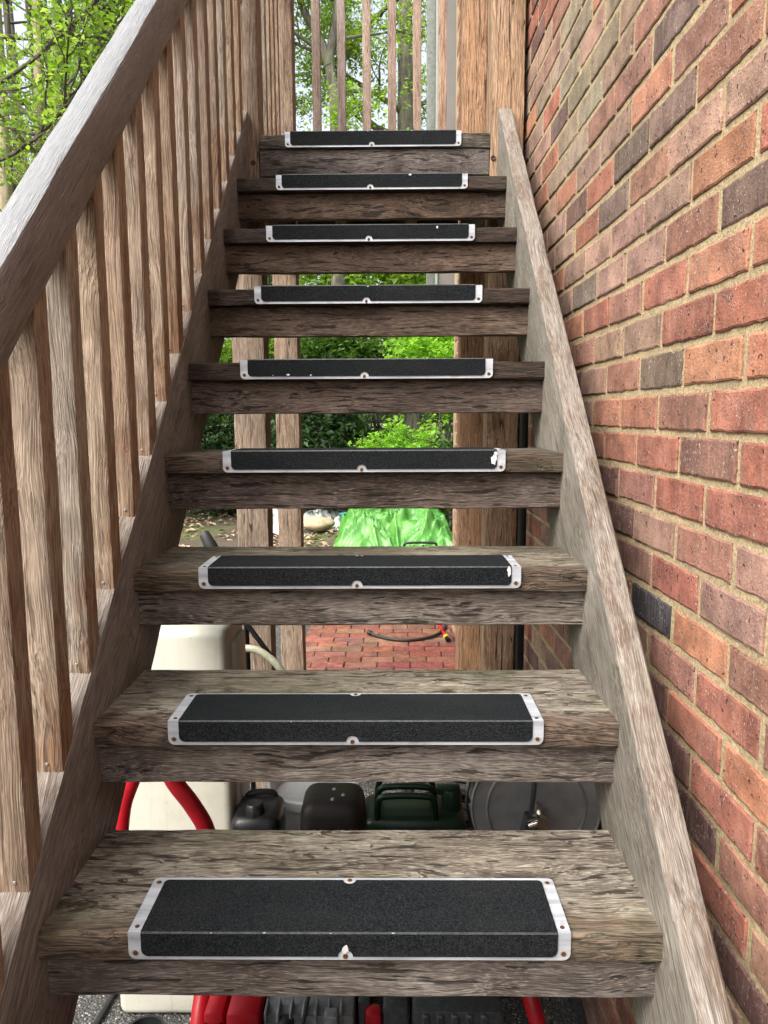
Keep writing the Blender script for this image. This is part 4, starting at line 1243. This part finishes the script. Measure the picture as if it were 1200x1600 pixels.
# ------------------------------------------------------------------ vegetation
def leaves_mesh(name, centers, size, seed, up=0.6, mat='leaf_spring', aspect=0.55, squash=None):
    """centers: (N,3) array; each leaf a folded rhombus of 2 triangles"""
    rg = np.random.default_rng(seed)
    N = len(centers)
    nrm = rg.normal(size=(N, 3)); nrm[:, 2] += up * 2.2
    nrm /= np.linalg.norm(nrm, axis=1)[:, None]
    t = rg.normal(size=(N, 3))
    t -= nrm * (t * nrm).sum(1)[:, None]
    t /= np.linalg.norm(t, axis=1)[:, None]
    b = np.cross(nrm, t)
    s = size * rg.uniform(0.4, 1.4, N)[:, None]
    v = np.empty((N, 4, 3))
    v[:, 0] = centers - t * s * 0.5
    v[:, 1] = centers + b * s * aspect * 0.5 + nrm * s * 0.10 - t * s * 0.06
    v[:, 2] = centers + t * s * 0.5 - nrm * s * 0.08
    v[:, 3] = centers - b * s * aspect * 0.5 + nrm * s * 0.10 - t * s * 0.06
    me = bpy.data.meshes.new(name)
    me.vertices.add(4 * N)
    me.vertices.foreach_set('co', v.reshape(-1).astype(np.float32))
    me.loops.add(4 * N)
    me.loops.foreach_set('vertex_index', np.arange(4 * N, dtype=np.int32))
    me.polygons.add(N)
    me.polygons.foreach_set('loop_start', np.arange(0, 4 * N, 4, dtype=np.int32))
    me.polygons.foreach_set('loop_total', np.full(N, 4, dtype=np.int32))
    me.update(calc_edges=True)
    me.validate()
    me.materials.append(M[mat])
    return me

def twig_centers(origins, rg, length=0.5, per=14, flat=0.5, spread=0.05, outward=None):
    K = len(origins)
    d = rg.normal(size=(K, 3)); d[:, 2] *= flat
    if outward is not None:
        d += outward * 1.2
    d /= np.linalg.norm(d, axis=1)[:, None]
    side = np.cross(d, np.array([0, 0, 1.0])) + 1e-6
    side /= np.linalg.norm(side, axis=1)[:, None]
    t = np.linspace(0.1, 1.0, per)
    L = length * rg.uniform(0.6, 1.3, K)
    P = origins[:, None, :] + d[:, None, :] * (t[None, :, None] * L[:, None, None])
    sg = np.where(np.arange(per) % 2 == 0, 1.0, -1.0)
    P = P + side[:, None, :] * (sg[None, :, None] * spread)
    P = P + rg.normal(size=P.shape) * spread * 0.7
    P[:, :, 2] -= (t ** 2)[None, :] * L[:, None] * 0.18
    ends = origins + d * L[:, None]
    return P.reshape(-1, 3), ends

def grow(trunk, rad, seed, nb=14, blen=(1.2, 2.6), z0=1.5, twigs=260, length=0.5, per=14, leaf=0.08, extra=(), bark='bark_dark', leafm='leaf_spring', name='tree', label='', group=None, cat='tree', spread=0.06, twig_r=0.004):
    rg = np.random.default_rng(seed)
    rr = random.Random(seed)
    root = thing(name, label, cat, (trunk[0][0], trunk[0][1], 0), group)
    mb = MB()
    path = smooth_path(trunk, 6)
    n = len(path)
    rads = [rad * (1 - 0.72 * (i / (n - 1)) ** 0.9) * (1 + 0.55 * math.exp(-i / n * 18)) * (1 + 0.07 * noise.noise(Vector((i * .7, seed, 0)))) for i in range(n)]
    mb.tube([p + Vector((0.02 * noise.noise(p * 1.5), 0.02 * noise.noise(p * 1.5 + Vector((9, 0, 0))), 0)) for p in path], rads, 12)
    nodes = []
    def branch(p, d, L, r0, depth):
        pts, rs2 = [p], [r0]
        k = 7
        q = Vector(p); d = Vector(d)
        for i in range(k):
            d = (d + Vector((rr.gauss(0, .16), rr.gauss(0, .16), rr.gauss(0.05, .14)))).normalized()
            q = q + d * (L / k)
            pts.append(q.copy()); rs2.append(r0 * (1 - 0.85 * (i + 1) / k))
            if i >= 1:
                nodes.append((q.copy(), d.copy()))
            if depth < 2 and i >= 1 and rr.random() < 0.62:
                d2 = (d + Vector((rr.gauss(0, .7), rr.gauss(0, .7), rr.gauss(0, .5)))).normalized()
                branch(q.copy(), d2, L * rr.uniform(0.35, 0.6), rs2[-1] * 0.6 + 0.003, depth + 1)
        mb.tube(pts, [max(0.0035, x) for x in rs2], 6 if depth else 8)
    for e in extra:
        pts = smooth_path(e[0], 6)
        m = len(pts)
        mb.tube(pts, [e[1] + (e[2] - e[1]) * i / (m - 1) for i in range(m)], 10)
        for i in range(m // 3, m, 1):
            if rr.random() < e[3] if len(e) > 3 else 0.45:
                dd = (pts[i] - pts[i - 1]).normalized()
                d2 = (dd + Vector((rr.gauss(0, .8), rr.gauss(0, .8), rr.gauss(0.1, .5)))).normalized()
                branch(pts[i], d2, rr.uniform(*blen) * 0.45, 0.018, 1)
    for b in range(nb):
        i = rr.randrange(n)
        for _ in range(40):
            if path[i].z > z0: break
            i = rr.randrange(n)
        a = rr.uniform(0, 2 * math.pi)
        d = Vector((math.cos(a), math.sin(a), rr.uniform(0.0, 0.8))).normalized()
        branch(path[i], d, rr.uniform(*blen), rads[i] * 0.42, 0)
    if nodes:
        twigs = int(twigs * 1.35)
        idx = rg.integers(0, len(nodes), twigs)
        org = np.array([nodes[i][0][:] for i in idx]) + rg.normal(size=(twigs, 3)) * 0.06
        cen, ends = twig_centers(org, rg, length, per, 0.45, spread)
        for a_, b_ in list(zip(org, ends))[:600]:
            mb.tube([a_, (Vector(a_) + Vector(b_)) / 2 + Vector((0, 0, 0.02)), b_], [twig_r, twig_r * .7, twig_r * .4], 3, False)
        lm = leaves_mesh('crown', cen, leaf, seed + 5, 0.6, leafm)
        link('crown', lm, root)
    mb.build('trunk', bark, root)
    return root

def shrub(c, rx, ry, rz, seed, twigs, label, mat, leaf=0.075, per=16, length=0.45, name='shrub', group=None, stems=9, spread=0.05, up=0.7, aspect=0.55):
    rg = np.random.default_rng(seed)
    root = thing(name, label, 'shrub', (c[0], c[1], 0), group)
    u = rg.normal(size=(twigs, 3)); u /= np.linalg.norm(u, axis=1)[:, None]
    rad = rg.uniform(0.15, 1.0, twigs) ** 0.5
    lump = np.array([0.78 + 0.5 * noise.noise(Vector(q) * 2.1 + Vector((seed, 0, 0))) for q in u])
    org = u * (rad * lump)[:, None] * np.array([rx, ry, rz]) + np.array(c)
    org[:, 2] = np.maximum(org[:, 2], 0.1)
    cen, ends = twig_centers(org, rg, length, per, 0.4, spread, u * np.array([1, 1, 0.3]))
    cen[:, 2] = np.maximum(cen[:, 2], 0.06)
    link('foliage', leaves_mesh('foliage', cen, leaf, seed, up, mat, aspect), root)
    mb = MB()
    rr = random.Random(seed)
    for k in range(stems):
        q = org[rr.randrange(twigs)]
        p0_ = Vector((c[0] + rr.uniform(-.15, .15), c[1] + rr.uniform(-.15, .15), 0.0))
        mb.tube(smooth_path([p0_, p0_.lerp(Vector(q), 0.5) + Vector((rr.gauss(0, .1), rr.gauss(0, .1), 0.1)), q], 5), [0.02] * 6 + [0.008] * 5, 6)
    mb.build('stems', 'bark_dark', root)
    return root

# trees seen left of the handrail
grow([(-5.35, 11.5, 0), (-5.30, 11.5, 2.5), (-5.22, 11.5, 5), (-5.12, 11.5, 8), (-5.1, 11.6, 11)], 0.14, 21, nb=12, z0=4, twigs=420, leaf=0.078, bark='bark_pale', name='tree', label='pale-barked tree, brightest trunk left of the handrail', extra=[([(-5.24, 11.5, 5.2), (-4.9, 11.4, 5.6), (-4.5, 11.3, 5.55)], 0.05, 0.02)])
grow([(-4.55, 10.6, 0), (-4.60, 10.6, 2.4), (-4.52, 10.6, 5), (-4.45, 10.6, 7.5), (-4.3, 10.6, 10)], 0.13, 22, nb=12, z0=4.2, twigs=380, leaf=0.078, bark='bark_grey', name='tree', label='grey-barked tree, second trunk from the handrail at left')
grow([(-6.9, 13.5, 0), (-6.85, 13.5, 3), (-6.75, 13.5, 7), (-6.7, 13.5, 11)], 0.2, 23, nb=12, z0=4, twigs=400, leaf=0.07, bark='bark_pale', name='tree', label='thick pale trunk at the far left edge of the photo')
grow([(-4.75, 13, 0), (-4.75, 13, 4), (-4.85, 13, 8), (-4.8, 13, 11)], 0.09, 24, nb=10, z0=4, twigs=330, leaf=0.07, bark='bark_grey', name='tree', label='slender grey tree, nearest to the handrail edge at left')
# the near tree whose dark limbs cross the upper left corner
grow([(-6.3, 7.4, 0), (-6.2, 7.5, 2.2), (-6.0, 7.6, 4), (-5.9, 7.6, 6), (-5.6, 7.6, 8.5)], 0.19, 25, nb=8, z0=4.5, twigs=520, leaf=0.07, bark='bark_dark', name='tree', label='dark tree whose bare limbs slant across the upper left corner', length=0.45,
     extra=[([(-5.95, 7.6, 3.6), (-4.6, 7.9, 4.62), (-3.7, 8.0, 5.2), (-3.0, 8.0, 5.75), (-2.4, 8.0, 6.3)], 0.028, 0.010, 0.55),
            ([(-6.1, 7.6, 3.2), (-4.7, 8.0, 4.05), (-3.8, 8.1, 4.45), (-3.1, 8.1, 5.2), (-2.75, 8.1, 6.2)], 0.028, 0.010, 0.6),
            ([(-6.0, 7.6, 4.8), (-4.5, 7.9, 5.9), (-3.2, 8.0, 6.4)], 0.022, 0.008, 0.5)])
# trees seen between the landing balusters
grow([(-0.86, 12.5, 0), (-0.86, 12.5, 3.5), (-0.86, 12.5, 6.1), (-0.90, 12.5, 6.7), (-0.97, 12.5, 7.2), (-0.90, 12.5, 7.6), (-0.84, 12.5, 8.1), (-0.7, 12.5, 10.5)], 0.14, 26, nb=9, blen=(1.0, 2.2), z0=5.5, twigs=620, leaf=0.078, bark='bark_grey', name='tree', label='forked tree between the first two landing balusters',
     extra=[([(-0.97, 12.5, 7.15), (-1.15, 12.5, 7.6), (-1.4, 12.5, 8.1), (-1.6, 12.5, 9.2), (-1.75, 12.5, 10.4)], 0.075, 0.04, 0.35)], length=0.5)
grow([(0.30, 14, 0), (0.29, 14, 4), (0.28, 14, 7), (0.26, 14, 10), (0.2, 14, 13)], 0.24, 27, nb=14, blen=(1.0, 2.4), z0=5.0, twigs=620, leaf=0.08, bark='bark_grey', name='tree', label='thick furrowed trunk behind the fourth and fifth landing balusters', length=0.5,
     extra=[([(0.28, 14, 8.4), (-0.35, 13.8, 9.3), (-0.8, 13.7, 9.1)], 0.06, 0.02, 0.5)])
grow([(1.9, 12.2, 0), (1.85, 12.2, 3), (1.9, 12.2, 6), (1.7, 12.2, 10)], 0.15, 28, nb=12, z0=4, twigs=420, leaf=0.075, bark='bark_dark', name='tree', label='dark tree rising behind the grey bay')
grow([(-2.4, 14.5, 0), (-2.4, 14.5, 4), (-2.3, 14.5, 8), (-2.3, 14.5, 11)], 0.13, 29, nb=12, z0=4, twigs=420, leaf=0.078, bark='bark_dark', name='tree', label='dark tree far behind the left landing post')

# understorey seen under the landing
shrub((0.22, 9.95, 0.85), 0.72, 0.5, 0.78, 41, 620, 'lime green feathery shrub behind the green tarpaulin', 'leaf_lime', 0.07, 18, 0.34, spread=0.03)
shrub((-1.0, 10.9, 1.1), 0.95, 0.7, 1.25, 42, 760, 'dark glossy evergreen shrub left of the lime shrub', 'leaf_dark', 0.12, 12, 0.36, aspect=0.36)
shrub((-2.9, 11.8, 1.0), 1.1, 0.8, 1.15, 43, 700, 'dark evergreen shrub between the left stringer and the landing post', 'leaf_dark', 0.12, 12, 0.36, aspect=0.38)
shrub((0.75, 10.8, 2.35), 0.85, 0.6, 0.75, 44, 620, 'fresh green shrub high beside the brick house corner', 'leaf_lime', 0.085, 16, 0.4, spread=0.035)
shrub((-0.75, 11.6, 2.5), 1.0, 0.6, 0.8, 45, 620, 'grey green tall shrub at the back under the landing', 'leaf_mid', 0.11, 14, 0.42, aspect=0.4)
shrub((-2.5, 13.0, 2.9), 1.3, 0.8, 1.2, 46, 560, 'yellow green tall shrub seen left of the left landing post', 'leaf_spring', 0.10, 14, 0.45)
shrub((-0.2, 13.2, 4.2), 2.0, 0.8, 1.6, 50, 900, 'broad bright green shrub spreading behind the landing balusters', 'leaf_spring', 0.105, 14, 0.5)
shrub((-5.0, 9.6, 2.9), 0.9, 0.8, 0.9, 47, 560, 'bright green shrub below the handrail at the left edge', 'leaf_lime', 0.085, 14, 0.4)
shrub((1.3, 9.6, 0.8), 0.8, 0.6, 0.9, 48, 420, 'dark evergreen shrub right of the green tarpaulin', 'leaf_dark', 0.10, 12, 0.35, aspect=0.4)

# the wood behind, one mass of leaves
rg = np.random.default_rng(90)
cl_, K = [], 150
for k in range(K):
    a = rg.uniform(-1.05, 0.75)
    d = rg.uniform(15, 27)
    c = np.array([d * math.sin(a), d * math.cos(a), rg.uniform(0.5, 6.5) + 0.16 * (d - 15)])
    n = 56
    org = c + rg.normal(size=(n, 3)) * np.array([1.2, 1.2, 0.9])
    cen, _ = twig_centers(org, rg, 0.8, 13, 0.5, 0.11)
    cl_.append(cen)
cen = np.concatenate(cl_)
cen[:, 2] = np.maximum(cen[:, 2], 0.1)
wo_ = link('woodland', leaves_mesh('woodland', cen, 0.13, 91, 0.5, 'leaf_spring'))
tag(wo_, 'mass of spring green woodland leaves far behind everything', 'woodland', kind='stuff')
# dense hedge band low down that closes the view under the trees
org = np.stack([rg.uniform(-14, 9, 1500), rg.uniform(14.5, 18, 1500), np.abs(rg.normal(0, 1.4, 1500)) + 0.2], 1)
cen, _ = twig_centers(org, rg, 0.6, 13, 0.5, 0.08)
cen[:, 2] = np.maximum(cen[:, 2], 0.1)
tag(link('undergrowth', leaves_mesh('undergrowth', cen, 0.15, 92, 0.5, 'leaf_mid')), 'dense low undergrowth closing the view under the trees', 'undergrowth', kind='stuff')
# far bare trunks
fm = MB()
rr = random.Random(66)
proto = None
for k in range(14):
    x, y = rr.uniform(-11, 4), rr.uniform(15, 23)
    if k < 8:
        y = 14.2 + 0.8 * ((k * 3) % 8)
        x = y * (-0.515 + 0.021 * k)
    if proto is None or k < 3:
        mb = MB()
        pts = smooth_path([(0, 0, 0), (rr.uniform(-.2, .2), 0, 4), (rr.uniform(-.3, .3), 0, 8), (rr.uniform(-.4, .4), 0, 13)], 5)
        mb.tube(pts, [0.13 * (1 - 0.6 * i / len(pts)) for i in range(len(pts))], 8)
        for b in range(9):
            z = rr.uniform(3, 11); a = rr.uniform(0, 6.28)
            p = Vector((0, 0, z)); L = rr.uniform(1, 2.4)
            mb.tube(smooth_path([p, p + Vector((math.cos(a) * L * .5, math.sin(a) * L * .5, .35)), p + Vector((math.cos(a) * L, math.sin(a) * L, 1.0))], 4), [0.04, .036, .032, .028, .024, .02, .016, .012, .008], 6)
        proto = mb.mesh('trunk'); proto.materials.append(M['bark_dark'])
    t_ = thing('tree', 'thin bare-stemmed tree deep in the wood behind the leaves', 'tree', (x, y, 0), 'thin trees deep in the wood')
    o = bpy.data.objects.new('trunk', proto); COL.objects.link(o); o.parent = t_
    o.rotation_euler = (0, 0, rr.uniform(0, 6.28)); s = rr.uniform(0.7, 1.2); o.scale = (s, s, 1)

# fallen leaves
N = 9000
pts = np.stack([rg.uniform(-7, 1.5, N), rg.uniform(6.8, 15, N), np.zeros(N)], 1)
pts[:, 2] = 0.05 + np.array([0.16 * noise.noise(Vector((p[0] * 0.8, p[1] * 0.8, 0))) for p in pts])
keep = np.array([noise.noise(Vector((p[0] * .6, p[1] * .6, 5))) > -0.25 for p in pts])
tag(link('leaf_litter', leaves_mesh('leaf_litter', pts[keep], 0.09, 95, 2.0, 'litter', 0.7)), 'brown fallen leaves scattered over the woodland floor', 'leaf litter', kind='stuff')
